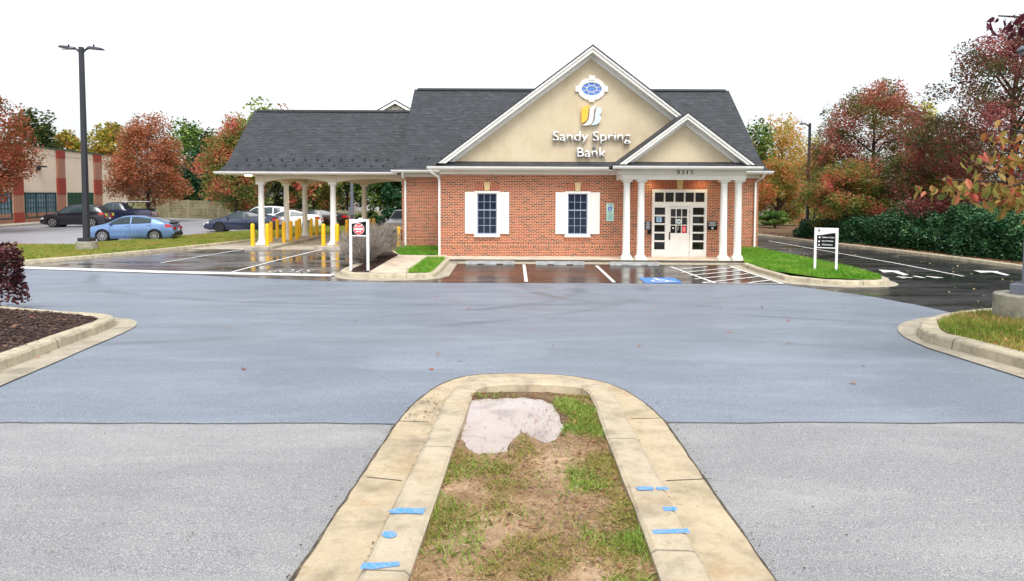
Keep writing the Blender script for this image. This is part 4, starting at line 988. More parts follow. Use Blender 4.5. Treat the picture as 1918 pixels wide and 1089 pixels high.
part('lettering', text_fit('DO NOT', -rr*.62, rr*.62, cz+rr*.33, cz+rr*.60, -.0455, .004, .03), CLEARW, dd, False); part('lettering', text_fit('ENTER', -rr*.52, rr*.52, cz-rr*.60, cz-rr*.33, -.0455, .004, .03), CLEARW, dd, False)
part('cap', MB().box(-.02, .11, -.02, .02, H+.001, H+.045), CLEARW, tB, False)
# lamp posts
def lamp_post(name, lab, x, y, zg, ztop, wid, base_r, base_h, heads, mat, bev=None, box=None, head_len=.7):
    t = thing(name, lab, 'lamp post', (x, y, zg))
    if base_h: part('concrete_base', MB().lathe([(base_r, -.15), (base_r, base_h-.02), (base_r-.02, base_h)], (0,0,0), 26), POSTC, t, False, smooth=True)
    H = ztop-zg
    if base_h: part('base_cover', MB().box(-wid*1.3, wid*1.3, -wid*1.3, wid*1.3, base_h+.001, base_h+.16), mat, t, False, bevel=.01)
    part('pole', MB().add([(sx*wid/2*k, sy*wid/2*k, z) for z, k in ((base_h, 1.08), (H, .82)) for sx, sy in ((-1,-1),(1,-1),(1,1),(-1,1))], [(0,1,5,4),(1,2,6,5),(2,3,7,6),(3,0,4,7),(4,5,6,7),(3,2,1,0)]), mat, t, False, bevel=.012)
    for s, tilt in heads:
        m_ = MB(); m_.tube([(s*wid*.3, 0, H-.22), (s*.2, 0, H-.10), (s*.36, 0, H-.05)], [.055, .045, .04], 8); part('arm', m_, mat, t, False)
        hh = MB(); z = H-.04; L = head_len
        hh.add([(s*.28, -.10, z-.03), (s*.40, -.17, z-.05), (s*(.3+L), -.16, z-.03+tilt), (s*(.38+L), -.06, z-.02+tilt), (s*(.38+L), .06, z-.02+tilt), (s*(.3+L), .16, z-.03+tilt), (s*.40, .17, z-.05), (s*.28, .10, z-.03),
                (s*.28, -.06, z+.04), (s*.44, -.12, z+.06), (s*(.26+L), -.11, z+.05+tilt), (s*(.34+L), -.04, z+.02+tilt), (s*(.34+L), .04, z+.02+tilt), (s*(.26+L), .11, z+.05+tilt), (s*.44, .12, z+.06), (s*.28, .06, z+.04)],
               [(0,1,2,3,4,5,6,7), (15,14,13,12,11,10,9,8)]+[(i, i+8, (i+1) % 8+8, (i+1) % 8) for i in range(8)])
        hd = part('lamp_head', hh, mat, t, False)
        part('photocell', MB().lathe([(.032, 0), (.032, .09), (.025, .1)], (s*.55, 0, z+.06), 12), BLACK, hd, False)
        part('lens', MB().box(min(s*.45, s*(.24+L)), max(s*.45, s*(.24+L)), -.1, .1, z-.062, z-.052), plain('lens', srgb(200, 200, 196), .3), hd, False)
    if box: part('junction_box', MB().box(-.2, .16, -.26, -.1, box, box+.55), GREYM, t, False, bevel=.01)
    return t
lx_, ly_ = G(163, 467, .13)
lamp_post('lamp_post', 'tall dark lamp post with two flat heads in the left grass strip', lx_, ly_, h(ly_)+.12, P(153, 88.5, ly_)[1], .20, .43, .36, ((-1, .05), (1, -.05)), DARKM, head_len=.62)
rx_, ry_ = 8.31, 10.9
lamp_post('lamp_post', 'grey lamp post on a thick stained concrete base at the right edge', rx_, ry_, h(ry_)+.12, 4.95, .17, .48, .42, ((-1, 0),), GREYM, head_len=.45).rotation_euler.z = .75
lamp_post('lamp_post', 'slim dark lamp post with one head behind the hedge on the right', 19.9, 46.0, h(46)+.1, P(1506, 231, 46)[1], .17, 0, 0, ((-1, 0),), DARKM, head_len=.35)
lamp_post('lamp_post', 'grey pole carrying a box, standing behind the canopy', P(659.5, 400, 46)[0], 46, h(46)+.1, 7.3, .17, 0, 0, ((1, 0),), GREYM, box=1.1)
tag(part('concrete_block', MB().box(-.35, .35, -.3, .3, -.1, .32), POSTC, None, False, bevel=.02), 'small square concrete block on the leafy verge before the hedge', 'block').location = (G(1913, 485)[0]+.4, G(1913, 485)[1], h(25)+.11)
# ================================================================== COMMERCIAL BUILDING ON THE LEFT
cb = thing('commercial_building', 'long beige commercial building with brick pilasters and green framed windows', 'building', (-40, 58, 0))
wa = Vector((-38.75, 39.7)); wdir = Vector((-.11, 1)).normalized(); wn_ = Vector((wdir.y, -wdir.x))
def WP(s, d, z): p = wa+wdir*s+wn_*d; return (p.x, p.y, z)
def wbox(m_, s0, s1, d0, d1, z0, z1):
    return m_.add([WP(s0,d0,z0), WP(s1,d0,z0), WP(s1,d1,z0), WP(s0,d1,z0), WP(s0,d0,z1), WP(s1,d0,z1), WP(s1,d1,z1), WP(s0,d1,z1)], [(0,3,2,1),(4,5,6,7),(0,1,5,4),(1,2,6,5),(2,3,7,6),(3,0,4,7)])
def s_of(px):
    k = (px-959)/F; y = (wa.x-wa.y*(-.11)) ; Y = (wa.x+.11*wa.y)/(k+.11); return (Y-wa.y)/wdir.y
WTOP = P(66, 276, wa.y+wdir.y*s_of(66))[1]
SEND = s_of(243)
part('wall', wbox(MB(), -12, SEND, -22, 0, -.1, WTOP), STUCCO2, cb)
part('parapet_cap', wbox(MB(), -12.1, SEND+.1, -22.1, .12, WTOP+.001, WTOP+.13), plain('green_cap', srgb(52, 84, 64), .5), cb)
part('cornice_groove', wbox(MB(), -12, SEND, 0, .05, WTOP-.5, WTOP-.44), STUCCO2, cb)
part('brick_base', wbox(MB(), -12, SEND, .0, .06, -.1, .98), PBRICK, cb)
wz1 = P(75, 360.8, wa.y+s_of(75))[1]; wz0 = P(75, 407.5, wa.y+s_of(75))[1]
for px0, px1 in ((-80, -62), (25.5, 42), (107.5, 121.5), (177, 190)):
    s0, s1 = s_of(px0), s_of(px1)
    pl = part('pilaster', wbox(MB(), s0, s1, .0, .14, -.1, WTOP-.02), PBRICK, cb)
    for z0, z1 in ((WTOP-.75, WTOP-.03), (wz1-.2, wz1+1.3), (-.1, 1.05)): part('solid_band', wbox(MB(), s0-.02, s1+.02, .0, .16, z0, z1), PBRICK2, pl)
GREENF = plain('green_frame', srgb(22, 62, 58), .4, .04)
CWG = NT('shop_glass'); CWG = CWG.out(CWG.ramp(CWG.noise(.5, 3), [(.35, srgb(96, 122, 140)), (.65, srgb(132, 158, 176))]), .12, .6)
for px0, px1 in ((-60, 20), (47, 103.6)):
    s0, s1 = s_of(px0), s_of(px1)
    m_ = MB()
    for u in range(4):
        ss = s0+(s1-s0)*u/3; wbox(m_, ss-.07, ss+.07, .0, .10, wz0, wz1)
    wbox(m_, s0, s1, .0, .095, wz1-.12, wz1); wbox(m_, s0, s1, .0, .095, wz0, wz0+.1)
    for u in range(1, 12):
        if u % 4: ss = s0+(s1-s0)*u/12; wbox(m_, ss-.022, ss+.022, .03, .06, wz0, wz1)
    for v in range(1, 5): zz_ = wz0+(wz1-wz0)*v/5; wbox(m_, s0, s1, .03, .055, zz_-.022, zz_+.022)
    w = part('window', m_, GREENF, cb); part('pane', wbox(MB(), s0, s1, .002, .02, wz0, wz1), CWG, w)
s0, s1 = s_of(127), s_of(175)
m_ = wbox(MB(), s0, s1, .002, .05, .3, wz1)
for u in range(1, 7): ss = s0+(s1-s0)*u/7; wbox(m_, ss-.02, ss+.02, .05, .07, .3, wz1)
part('green_panel', m_, plain('green_panel', srgb(16, 66, 44), .45, .04), cb)
tag(part('wall_light', wbox(wbox(MB(), s_of(72.5)-.25, s_of(72.5)+.25, .02, .16, 4.6, 5.0), s_of(72.5)-.3, s_of(72.5)+.45, .16, .55, 4.86, 5.0), DARKM, None), 'dark floodlight fixed to the beige wall between two pilasters', 'wall light')
struct(link('sidewalk', wbox(MB(), -12, SEND, .1, 1.9, -.1, .2).mesh('sw'), APRON))
# ================================================================== FENCE, HOUSES
FW = mat_ground('timber', [(.3, srgb(96, 94, 76)), (.5, srgb(138, 132, 106)), (.7, srgb(168, 160, 132))], 1.2, .4, .9, 14)
def fence(lab, pts, z1s, step):
    t = thing('fence', lab, 'fence', (*pts[0], 0))
    bd = MB(); ps = []
    for (a, b), (za, zb_) in zip(zip(pts[:-1], pts[1:]), zip(z1s[:-1], z1s[1:])):
        a, b = Vector(a), Vector(b); d = (b-a).normalized(); n = Vector((-d.y, d.x))*.04; k = max(1, int((b-a).length/step))
        for i in range(k):
            p, q = a.lerp(b, i/k), a.lerp(b, (i+1)/k); zt = za+(zb_-za)*(i+.5)/k
            for r in range(6):
                z0 = zt*r/6+.01; z2 = zt*(r+1)/6-.012; j = random.uniform(-.012, .012)
                c4 = [p+n+d*.06, q+n-d*.06, q-n-d*.06, p-n+d*.06]
                bd.add([(c.x+j, c.y+j, z) for z in (z0, z2) for c in c4], [(0,3,2,1),(4,5,6,7),(0,1,5,4),(1,2,6,5),(2,3,7,6),(3,0,4,7)])
            ps.append((p, zt))
    part('boards', bd, FW, t)
    for p, zt in ps: part('fence_post', MB().box(p.x-.09, p.x+.09, p.y-.11, p.y+.11, -.1, zt+.06), FW, t)
fence('weathered board fence closing off the far car park', [(-41.2, 78), (-32.5, 73), (-24, 64.5), (-15.6, 55.4)], [2.0, 1.9, 1.5, 1.35], 2.7)
fence('low grey timber wall behind the canopy', [(-15.3, 54.6), (-3.5, 53.4)], [1.35, 1.35], 3.0)
SIDING = NT('siding'); zc = SIDING.sep(SIDING.obj())[2]
SIDING.bump(SIDING.math('FRACT', SIDING.math('DIVIDE', zc, .16)), .5, .02); SIDING = SIDING.out(srgb(206, 202, 204), .6)
def gable_house(lab, x, y, w, d, zap, zev, name='house', shutters=True):
    t = thing(name, lab, 'house', (x, y, 0))
    part('wall', MB().prism([(x-w/2, -.1), (x+w/2, -.1), (x+w/2, zev), (x, zap-.25), (x-w/2, zev)], 'y', y, y+d), SIDING, t)
    m = (zap-zev)/(w/2); rf = MB(); rk_ = MB()
    for s in (-1, 1):
        rf.prism([(x, zap+.15), (x+s*(w/2+.6), zev-.6*m+.15), (x+s*(w/2+.6), zev-.6*m), (x, zap)], 'y', y-.6, y+d+.4)
        rk_.prism([(x, zap+.0), (x+s*(w/2+.55), zev-.55*m), (x+s*(w/2+.55), zev-.55*m-.28), (x, zap-.28)], 'y', y-.66, y-.58)
        rk_.prism([(x, zap-.45), (x+s*w/2, zev-.45), (x+s*w/2, zev-.75), (x, zap-.75)], 'y', y-.05, y-.001)
    part('roof', rf, SHING, t); part('rake_board', rk_, WHITE, t)
    dn = MB()
    for s in (-1, 1):
        for k in range(1, 16):
            u = (w/2)*k/16; dn.box(x+s*u-.06, x+s*u+.06, y-.4, y-.3, zap-u*m-.62, zap-u*m-.42)
    part('dentil', dn, SOFFIT, t)
    for k in (-1, 1):
        wx = x+k*w*.22; part('window', MB().box(wx-.5, wx+.5, y-.04, y-.005, zev-2.2, zev-.6), WHITE, t); 
    return t
hx, hz_ = P(740, 189.5, 75)
gable_house('pale sided house whose gable peak shows above the canopy roof', hx, 75.6, 11, 9, hz_, hz_-3.1)
gable_house('small white sided house glimpsed past the right corner of the bank', 30.5, 82, 8, 8, 5.6, 3.6)
# ================================================================== CARS
def interp(pts, x):
    if x <= pts[0][0]: return pts[0][1]
    for (a, za), (b, zb) in zip(pts[:-1], pts[1:]):
        if x <= b: return za+(zb-za)*(x-a)/(b-a)
    return pts[-1][1]
def smooth_prof(p):
    xs_ = np.linspace(p[0][0], p[-1][0], 80); z = np.array([interp(p, x) for x in xs_])
    for _ in range(3): z[1:-1] = .25*z[:-2]+.5*z[1:-1]+.25*z[2:]
    return list(zip(xs_.tolist(), z.tolist()))
def car(name, label, cat, L, W, prof, belt, zb, wr, axles, pmat, side_win, wind, rear_win, loc, ang, group=None, rim=RIM, spokes=10, extra=None, lamp_z=(.62, .76), tail_z=(.78, .95), tail_x=.42):
    t = thing(name, label, cat, (*loc, h(loc[1])+.006), ang, group)
    P2 = smooth_prof([(x*L/2, z) for x, z in prof]); bl = [(x*L/2, z) for x, z in belt]
    def hw(x): u = abs(2*x/L); return W/2*(1-.04*u**2-.13*u**6)
    def sect(x):
        zt = interp(P2, x); be = interp(bl, x); be = min(be, zt-.05); y = hw(x); k = max(0, min(1, (zt-be)/.42)); rw = .84-.16*k
        fb = max(0, (abs(2*x/L)-.86)/.14); z0 = zb+.10*fb
        pts = [(0, z0), (y*.84, z0), (y*.95, z0+.08), (y*.985, z0+.22*(be-z0)+.04), (y, z0+.55*(be-z0)), (y*.985, z0+.84*(be-z0)), (y*.955, be)]
        for s in (.3, .62, .86, .96): pts.append((y*(.94-(.94-rw)*s**1.15)-(y*.05 if s > .9 else 0), be+(zt-be)*s))
        pts += [(y*rw*.6, zt-.006), (0, zt)]
        return pts
    def ys_at(x, z):
        s = sect(x)[1:]; 
        for (y0, z0), (y1, z1) in zip(s[:-1], s[1:]):
            if z0 <= z <= z1: return y0+(y1-y0)*(z-z0)/max(1e-6, z1-z0)
        return s[0][0] if z < s[0][1] else 0
    N = 46; xs_ = [-L/2+L*(.5-.5*math.cos(math.pi*(i/(N-1))))*.35+L*(i/(N-1))*.65 for i in range(N)]
    S = [sect(x) for x in xs_]; m = len(S[0])
    mb = MB(); n2 = 2*m-2
    for x, s in zip(xs_, S):
        mb.v += [(x, y, z) for y, z in s]+[(x, -y, z) for y, z in s[-2:0:-1]]
    for i in range(N-1):
        for j in range(n2): mb.f.append((i*n2+j, (i+1)*n2+j, (i+1)*n2+(j+1) % n2, i*n2+(j+1) % n2))
    mb.f.append(tuple(range(n2))); mb.f.append(tuple((N-1)*n2+j for j in range(n2-1, -1, -1)))
    tmp = bpy.data.objects.new('tmp', mb.mesh('body')); COL.objects.link(tmp)
    cm = MB()
    for ax in axles:
        for s in (-1, 1):
            c = [(ax+(wr+.055)*math.cos(2*math.pi*k/28), wr+(wr+.055)*math.sin(2*math.pi*k/28)) for k in range(28)]
            y0, y1 = sorted((s*(W/2-.34), s*(W/2+.3))); cm.prism(c, 'y', y0, y1)
    cut = bpy.data.objects.new('cut', cm.mesh('cut')); COL.objects.link(cut)
    md = tmp.modifiers.new('b', 'BOOLEAN'); md.object = cut; md.operation = 'DIFFERENCE'; md.solver = 'EXACT'
    dg = bpy.context.evaluated_depsgraph_get(); dg.update()
    me = bpy.data.meshes.new_from_object(tmp.evaluated_get(dg)); me.name = 'body'
    if len(me.polygons) < 500: me = mb.mesh('body')
    bpy.data.objects.remove(tmp); bpy.data.objects.remove(cut)
    me.polygons.foreach_set('use_smooth', [True]*len(me.polygons)); me.set_sharp_from_angle(angle=R(38))
    body = link('body', me, pmat, t, False)
    # glass
    def strip(x0, x1, zlo, zhi, s, nx=10, nz=4, o=.006):
        mm = MB()
        for i in range(nx+1):
            x = x0+(x1-x0)*i/nx
            for j in range(nz+1):
                a = zlo(x); b = max(a+.004, zhi(x)); z = a+(b-a)*j/nz; mm.v.append((x, s*(ys_at(x, z)+o), z))
        mm.f = [(i*(nz+1)+j, (i+1)*(nz+1)+j, (i+1)*(nz+1)+j+1, i*(nz+1)+j+1) for i in range(nx) for j in range(nz)]
        return mm
    for x0, x1 in side_win:
        x0 *= L/2; x1 *= L/2
        for s in (-1, 1):
            lo = lambda x: interp(bl, x)+.03; hi = lambda x: min(interp(P2, x)-.075, interp(P2, x)*.965)
            part('side_window', strip(x0, x1, lo, hi, s), CARGL, t, False, smooth=True)
            fr = MB(); pts = [(x, s*(ys_at(x, lo(x))+.012), lo(x)) for x in np.linspace(x0, x1, 8)]; fr.tube(pts, .012, 4); part('window_trim', fr, TRIM, t, False)
    for nm, (x0, x1) in (('windscreen', wind), ('rear_window', rear_win)):
        if x0 is None: continue
        x0 *= L/2; x1 *= L/2; mm = MB(); nx = 8
        for i in range(nx+1):
            x = x0+(x1-x0)*i/nx; zt = interp(P2, x); yy = ys_at(x, zt-.03)*.97
            for j in range(7):
                u = -1+2*j/6; y = yy*u; zc = zt-.006*abs(u)/.6 if abs(u) < .6 else zt-.006-(abs(u)-.6)*.05
                sl = (interp(P2, x+.03)-interp(P2, x-.03))/.06; nl = math.hypot(1, sl)
                mm.v.append((x-sl/nl*.012, y, zc+.012/nl+.004))
        mm.f = [(i*7+j, (i+1)*7+j, (i+1)*7+j+1, i*7+j+1) for i in range(nx) for j in range(6)]
        part(nm, mm, CARGL, t, False, smooth=True)
    # lights, bumpers, plate, mirrors, handles, seams
    for s in (-1, 1):
        xf = L/2
        part('headlight', strip(xf*.86, xf*.985, lambda x: lamp_z[0], lambda x: min(lamp_z[1], interp(P2, x)-.03), s, 6, 2, .008), LAMPW, t, False, smooth=True)
        part('tail_light', strip(-xf*.985, -xf*(1-tail_x*.45), lambda x: tail_z[0], lambda x: min(tail_z[1], interp(P2, x)-.03), s, 6, 2, .008), LAMPR, t, False, smooth=True)
        part('sill', strip(axles[1]+wr+.08, axles[0]-wr-.08, lambda x: zb+.04, lambda x: zb+.12, s, 6, 1, .006), TRIM, t, False)
        mi = MB(); mx = wind[1]*L/2-.12 if wind[0] is not None else .6; mx = side_win[-1][1]*L/2-.02; zm = interp(bl, mx)+.06
        mi.lathe([(.02, -.08), (.07, -.05), (.085, .0), (.07, .05), (.02, .07)], (0,0,0), 10); mi.v = [(mx+v[0]*.7, s*(W/2+.06)+v[1]*1.1, zm+v[2]) for v in mi.v]
        part('mirror', mi, pmat, t, False, smooth=True)
        for (x0, x1) in side_win:
            hx_ = (x0*L/2)+.12; hz_ = interp(bl, hx_)-.10; part('door_handle', MB().box(hx_-.09, hx_+.09, s*(ys_at(hx_, hz_)+.0)-.02, s*(ys_at(hx_, hz_))+.02, hz_-.015, hz_+.015), pmat, t, False)
        sm = MB()
        for xx in [w[0]*L/2 for w in side_win]+[side_win[-1][1]*L/2+.05]:
            q = [(xx+d, s*(ys_at(xx, z)+.004), z) for z in np.linspace(zb+.12, interp(bl, xx), 6) for d in (-.006, .006)]
            sm.add(q, [(2*i, 2*i+1, 2*i+3, 2*i+2) for i in range(5)])
        part('door_seam', sm, TRIM, t, False)
    for sx, nm in ((1, 'front_grille'), (-1, 'rear_bumper')):
        x = sx*L/2; yy = hw(x)*.86
        part(nm, MB().box(min(x-sx*.03, x+sx*.02), max(x-sx*.03, x+sx*.02), -yy, yy, zb+.14, zb+.34), TRIM, t, False, bevel=.02)
    part('number_plate', MB().box(-L/2-.035, -L/2-.021, -.16, .16, zb+.40, zb+.53), PLATE, t, False)
    zt = interp(P2, -L/2*.985)
    for s in (-1, 1):
        gm = MB(); gm.box(-L/2-.012, -L/2+.06, *(sorted((s*hw(-L/2)*.50, s*hw(-L/2)*.93))), tail_z[0], min(tail_z[1], zt-.05))
        part('tail_light', gm, LAMPR, t, False, bevel=.01)
    for s in (-1, 1):
        gm = MB(); gm.box(L/2-.06, L/2+.012, *(sorted((s*hw(L/2)*.52, s*hw(L/2)*.95))), lamp_z[0], min(lamp_z[1], interp(P2, L/2*.985)-.04))
        part('headlight', gm, LAMPW, t, False, bevel=.02)
    # wheels
    for ax in axles:
        for s in (-1, 1):
            part('wheel_well', MB().prism([(ax+(wr+.05)*math.cos(2*math.pi*k/20), wr+(wr+.05)*math.sin(2*math.pi*k/20)) for k in range(20)], 'y', *sorted((s*(W/2-.335), s*(W/2-.26)))), TRIM, t, False)
            ty = MB(); prf = [(wr*.66, -.10), (wr*.9, -.11), (wr*.98, -.09), (wr, -.05), (wr, .05), (wr*.98, .09), (wr*.9, .11), (wr*.66, .10)]
            ty.lathe(prf, (0,0,0), 30); ty.v = [(ax+v[0], s*(W/2-.125)+v[2], wr+v[1]) for v in ty.v]
            wh = part('wheel', ty, TYRE, t, False, smooth=True)
            rm = MB(); yo = s*(W/2-.02)
            rm.lathe([(wr*.60, -.03), (wr*.68, -.012), (wr*.68, 0), (wr*.62, .0), (wr*.60, -.02)], (0,0,0), 30)
            rm.v = [(v[0], v[2], v[1]) for v in rm.v]
            for k in range(spokes):
                a = 2*math.pi*k/spokes; b = a+.22; c, d = math.cos, math.sin
                hw_ = .42/spokes*1.3
                p = [(wr*.12*c(a-.5), wr*.12*d(a-.5)), (wr*.64*c(b-hw_*.7), wr*.64*d(b-hw_*.7)), (wr*.64*c(b+hw_*.7), wr*.64*d(b+hw_*.7)), (wr*.12*c(a+.5), wr*.12*d(a+.5))]
                rm.prism(p, 'y', -.018, -.002)
            rm.v = [(ax+v[0], yo+s*v[1], wr+v[2]) for v in rm.v]
            part('rim', rm, rim, wh, False)
            bk = MB().prism([(ax+wr*.66*math.cos(2*math.pi*k/20), wr+wr*.66*math.sin(2*math.pi*k/20)) for k in range(20)], 'y', *sorted((s*(W/2-.09), s*(W/2-.075))))
            part('brake', bk, BLACK, wh, False)
    if extra: extra(t, L, W, P2, hw)
    return t
HATCH = [(-1, .56), (-.975, .93), (-.90, 1.04), (-.80, 1.08), (-.52, 1.30), (-.25, 1.405), (.0, 1.42), (.16, 1.385), (.30, 1.25), (.50, 1.0), (.62, .93), (.85, .82), (.955, .70), (1, .45)]
HB = [(-1, 1.0), (-.6, 1.0), (0, .95), (.5, .90), (1, .80)]
SEDAN = [(-1, .60), (-.97, .98), (-.88, 1.08), (-.66, 1.12), (-.46, 1.27), (-.22, 1.41), (.0, 1.44), (.12, 1.42), (.26, 1.30), (.46, 1.03), (.6, .96), (.86, .84), (.96, .70), (1, .45)]
SUV = [(-1, .62), (-.985, 1.05), (-.93, 1.20), (-.80, 1.50), (-.72, 1.62), (-.4, 1.69), (.0, 1.69), (.16, 1.64), (.28, 1.5), (.47, 1.15), (.62, 1.08), (.88, .95), (.97, .78), (1, .5)]
SB = [(-1, 1.16), (-.5, 1.13), (0, 1.07), (.5, 1.02), (1, .9)]
PICK = [(-1, .7), (-.985, 1.26), (-.3, 1.28), (-.27, 1.30), (-.24, 1.72), (-.12, 1.86), (.10, 1.87), (.2, 1.82), (.40, 1.38), (.46, 1.28), (.9, 1.18), (.975, 1.0), (1, .6)]
PB = [(-1, 1.24), (-.3, 1.26), (0, 1.25), (.5, 1.22), (1, 1.1)]
HD = math.atan2(-.155, -.987)
def hatch_extra(t, L, W, P2, hw):
    x = -L/2*.93; z = interp(P2, x); part('spoiler', MB().prism([(x-.10, z+.05), (x+.10, z+.065), (x+.12, z+.04), (x-.08, z+.02)], 'y', -W*.40, W*.40), TRIM, t, False)
    part('bumper_insert', MB().box(-L/2-.018, -L/2+.1, -W*.43, W*.43, .30, .42), TRIM, t, False, bevel=.01)
BLUEC = paint('blue_car_paint', srgb(104, 136, 182), .35); NAVY = paint('navy_car_paint', srgb(20, 22, 36), .2); TRUCKC = paint('truck_paint', srgb(34, 40, 66), .3)
DBLUE = paint('dark_blue_car_paint', srgb(36, 46, 72), .3); WHITEC = paint('white_car_paint', srgb(228, 230, 232), 0); MAROON = paint('maroon_car_paint', srgb(34, 14, 17), .2)
SILV = paint('silver_car_paint', srgb(198, 200, 202), .2)
car('hatchback', 'metallic blue hatchback parked beside the grass strip, next to the lamp post', 'car', 4.5, 1.76, HATCH, HB, .17, .325, (1.30, -1.30), BLUEC, [(-.50, -.06), (-.03, .40)], (.17, .52), (-.86, -.40), (-20.65, 37.3), HD, 'parked cars', extra=hatch_extra)
def suv_extra(t, L, W, P2, hw):
    for s in (-1, 1): part('roof_rail', MB().tube([(-L*.33, s*W*.33, interp(P2, -L*.33)+.0), (-L*.30, s*W*.33, interp(P2, -L*.30)+.05), (L*.02, s*W*.33, interp(P2, L*.02)+.05), (L*.06, s*W*.33, interp(P2, L*.06))], .018, 6), DARKM, t, False)
def navy_extra(t, L, W, P2, hw):
    suv_extra(t, L, W, P2, hw)
    part('sticker', MB().box(-L/2-.03, -L/2-.012, -.78, -.46, .86, 1.06), plain('yellow_sticker', srgb(206, 210, 90), .5), t, False, label='yellow sticker on the tailgate')
    part('sticker', MB().box(-L/2-.03, -L/2-.012, .46, .78, .86, 1.06), plain('yellow_sticker_two', srgb(206, 210, 90), .5), t, False, label='yellow sticker on the tailgate')
car('crossover', 'dark navy crossover parked before the beige building', 'car', 4.6, 1.85, SUV, SB, .2, .37, (1.36, -1.36), NAVY, [(-.62, -.40), (-.37, -.02), (.01, .40)], (.18, .50), (-.93, -.74), (-33.5, 52.6), HD, 'parked cars', spokes=5, extra=navy_extra, tail_z=(.95, 1.12))
def truck_extra(t, L, W, P2, hw):
    part('cargo_bed', MB().box(-L/2*.97, -L/2*.30, -W*.41, W*.41, 1.275, 1.30), BLACK, t, False)
    rk_ = MB()
    for x in (-L*.46, -L*.18):
        for s in (-1, 1): rk_.tube([(x+(.0 if x < -L*.3 else .25), s*W*.42, 1.27), (x, s*W*.40, 1.85)], .04, 6)
        rk_.tube([(x, -W*.44, 1.86), (x, W*.44, 1.86)], .04, 6)
    part('ladder_rack', rk_, BLACK, t, False)
    part('rack_rail', MB().tube([(-L*.47, W*.40, 1.91), (-L*.1, W*.40, 1.91)], .03, 6), SILV, t, False)
car('pickup_truck', 'dark pickup truck with a black ladder rack behind the navy crossover', 'pickup truck', 5.8, 1.98, PICK, PB, .32, .40, (1.85, -1.75), TRUCKC, [(-.20, .02), (.04, .34)], (.20, .43), (-.275, -.235), (-33.2, 57.5), HD+.05, 'parked cars', spokes=6, extra=truck_extra, lamp_z=(.85, 1.05), tail_z=(.92, 1.22), tail_x=.08)
car('sedan', 'dark blue sedan parked left of the front left canopy column', 'car', 4.9, 1.84, SEDAN, HB, .17, .335, (1.42, -1.42), DBLUE, [(-.50, -.08), (-.05, .37)], (.14, .48), (-.66, -.24), (-18.4, 46.9), HD, 'parked cars', rim=RIMD)
car('sedan', 'white sedan with a green-tinted windscreen seen between the left canopy columns', 'car', 4.8, 1.84, SEDAN, HB, .17, .335, (1.42, -1.42), WHITEC, [(-.50, -.08), (-.05, .37)], (.14, .48), (-.66, -.24), (-16.4, 50.2), HD, 'parked cars')
car('crossover', 'white car mostly hidden behind the dark blue sedan', 'car', 4.6, 1.85, SUV, SB, .2, .36, (1.38, -1.38), WHITEC, [(-.62, -.40), (-.37, -.02), (.01, .40)], (.18, .50), (-.93, -.74), (-18.8, 51.5), HD, 'parked cars')
car('sedan', 'dark maroon sedan behind the yellow bollards', 'car', 4.8, 1.84, SEDAN, HB, .17, .335, (1.42, -1.42), MAROON, [(-.50, -.08), (-.05, .37)], (.14, .48), (-.66, -.24), (-15.2, 53.4), HD, 'parked cars')
car('minivan', 'silver white van facing out of the lane beside the bank corner', 'van', 4.7, 1.85, SUV, SB, .2, .36, (1.38, -1.38), SILV, [(-.62, -.40), (-.37, -.02), (.01, .40)], (.18, .50), (-.93, -.74), (-6.55, 42.0), -math.pi/2-.05, 'parked cars', lamp_z=(.70, .92))
# ================================================================== PLANTS
def np_mesh(name, V, Fq, smooth=False):
    me = bpy.data.meshes.new(name); n = len(V); k = Fq.shape[1]; m = len(Fq)
    me.vertices.add(n); me.vertices.foreach_set('co', np.ascontiguousarray(V, np.float32).ravel())
    me.loops.add(m*k); me.loops.foreach_set('vertex_index', np.ascontiguousarray(Fq, np.int32).ravel())
    me.polygons.add(m); me.polygons.foreach_set('loop_start', np.arange(0, m*k, k, dtype=np.int32))
    try: me.polygons.foreach_set('loop_total', np.full(m, k, np.int32))
    except Exception: pass
    me.update(calc_edges=True); me.validate(); return me
def leaf_mesh(name, C, size, rg, flat=0.5, aspect=.62, droop=None):
    """one small folded four-cornered leaf per centre"""
    n = len(C); a = rg.normal(size=(n, 3)); a[:, 2] *= flat if droop is None else 1
    if droop is not None: a[:, 2] = -np.abs(a[:, 2])-droop
    a /= np.linalg.norm(a, axis=1)[:, None]
    b = rg.normal(size=(n, 3)); b -= a*(a*b).sum(1)[:, None]; b /= np.linalg.norm(b, axis=1)[:, None]
    c = np.cross(a, b); s = (size*(.6+.8*rg.random(n)))[:, None]
    V = np.stack([C-a*s*.5, C+b*s*aspect*.5+c*s*.10, C+a*s*.5, C-b*s*aspect*.5+c*s*.10], 1).reshape(-1, 3)
    return np_mesh(name, V, np.arange(4*n).reshape(-1, 4))
def oval_leaf_mesh(name, C, size, rg, aspect=.5):
    n = len(C); a = rg.normal(size=(n, 3))*np.array([.55, .55, .35]); a[:, 2] = -np.abs(a[:, 2])-.35; a /= np.linalg.norm(a, axis=1)[:, None]
    b = rg.normal(size=(n, 3)); b -= a*(a*b).sum(1)[:, None]; b /= np.linalg.norm(b, axis=1)[:, None]; c = np.cross(a, b); s = (size*(.65+.7*rg.random(n)))[:, None]; w = s*aspect*.5; f = w*.35
    V = np.stack([C, C+a*s*.28+b*w*.85+c*f, C+a*s*.62+b*w*.8+c*f, C+a*s-c*f*.6, C+a*s*.62-b*w*.8+c*f, C+a*s*.28-b*w*.85+c*f], 1).reshape(-1, 3)
    i = np.arange(n)[:, None]*6; Fq = np.concatenate([i+np.array([[0, 1, 2, 3]]), i+np.array([[0, 3, 4, 5]])], 1).reshape(-1, 4)
    return np_mesh(name, V, Fq)
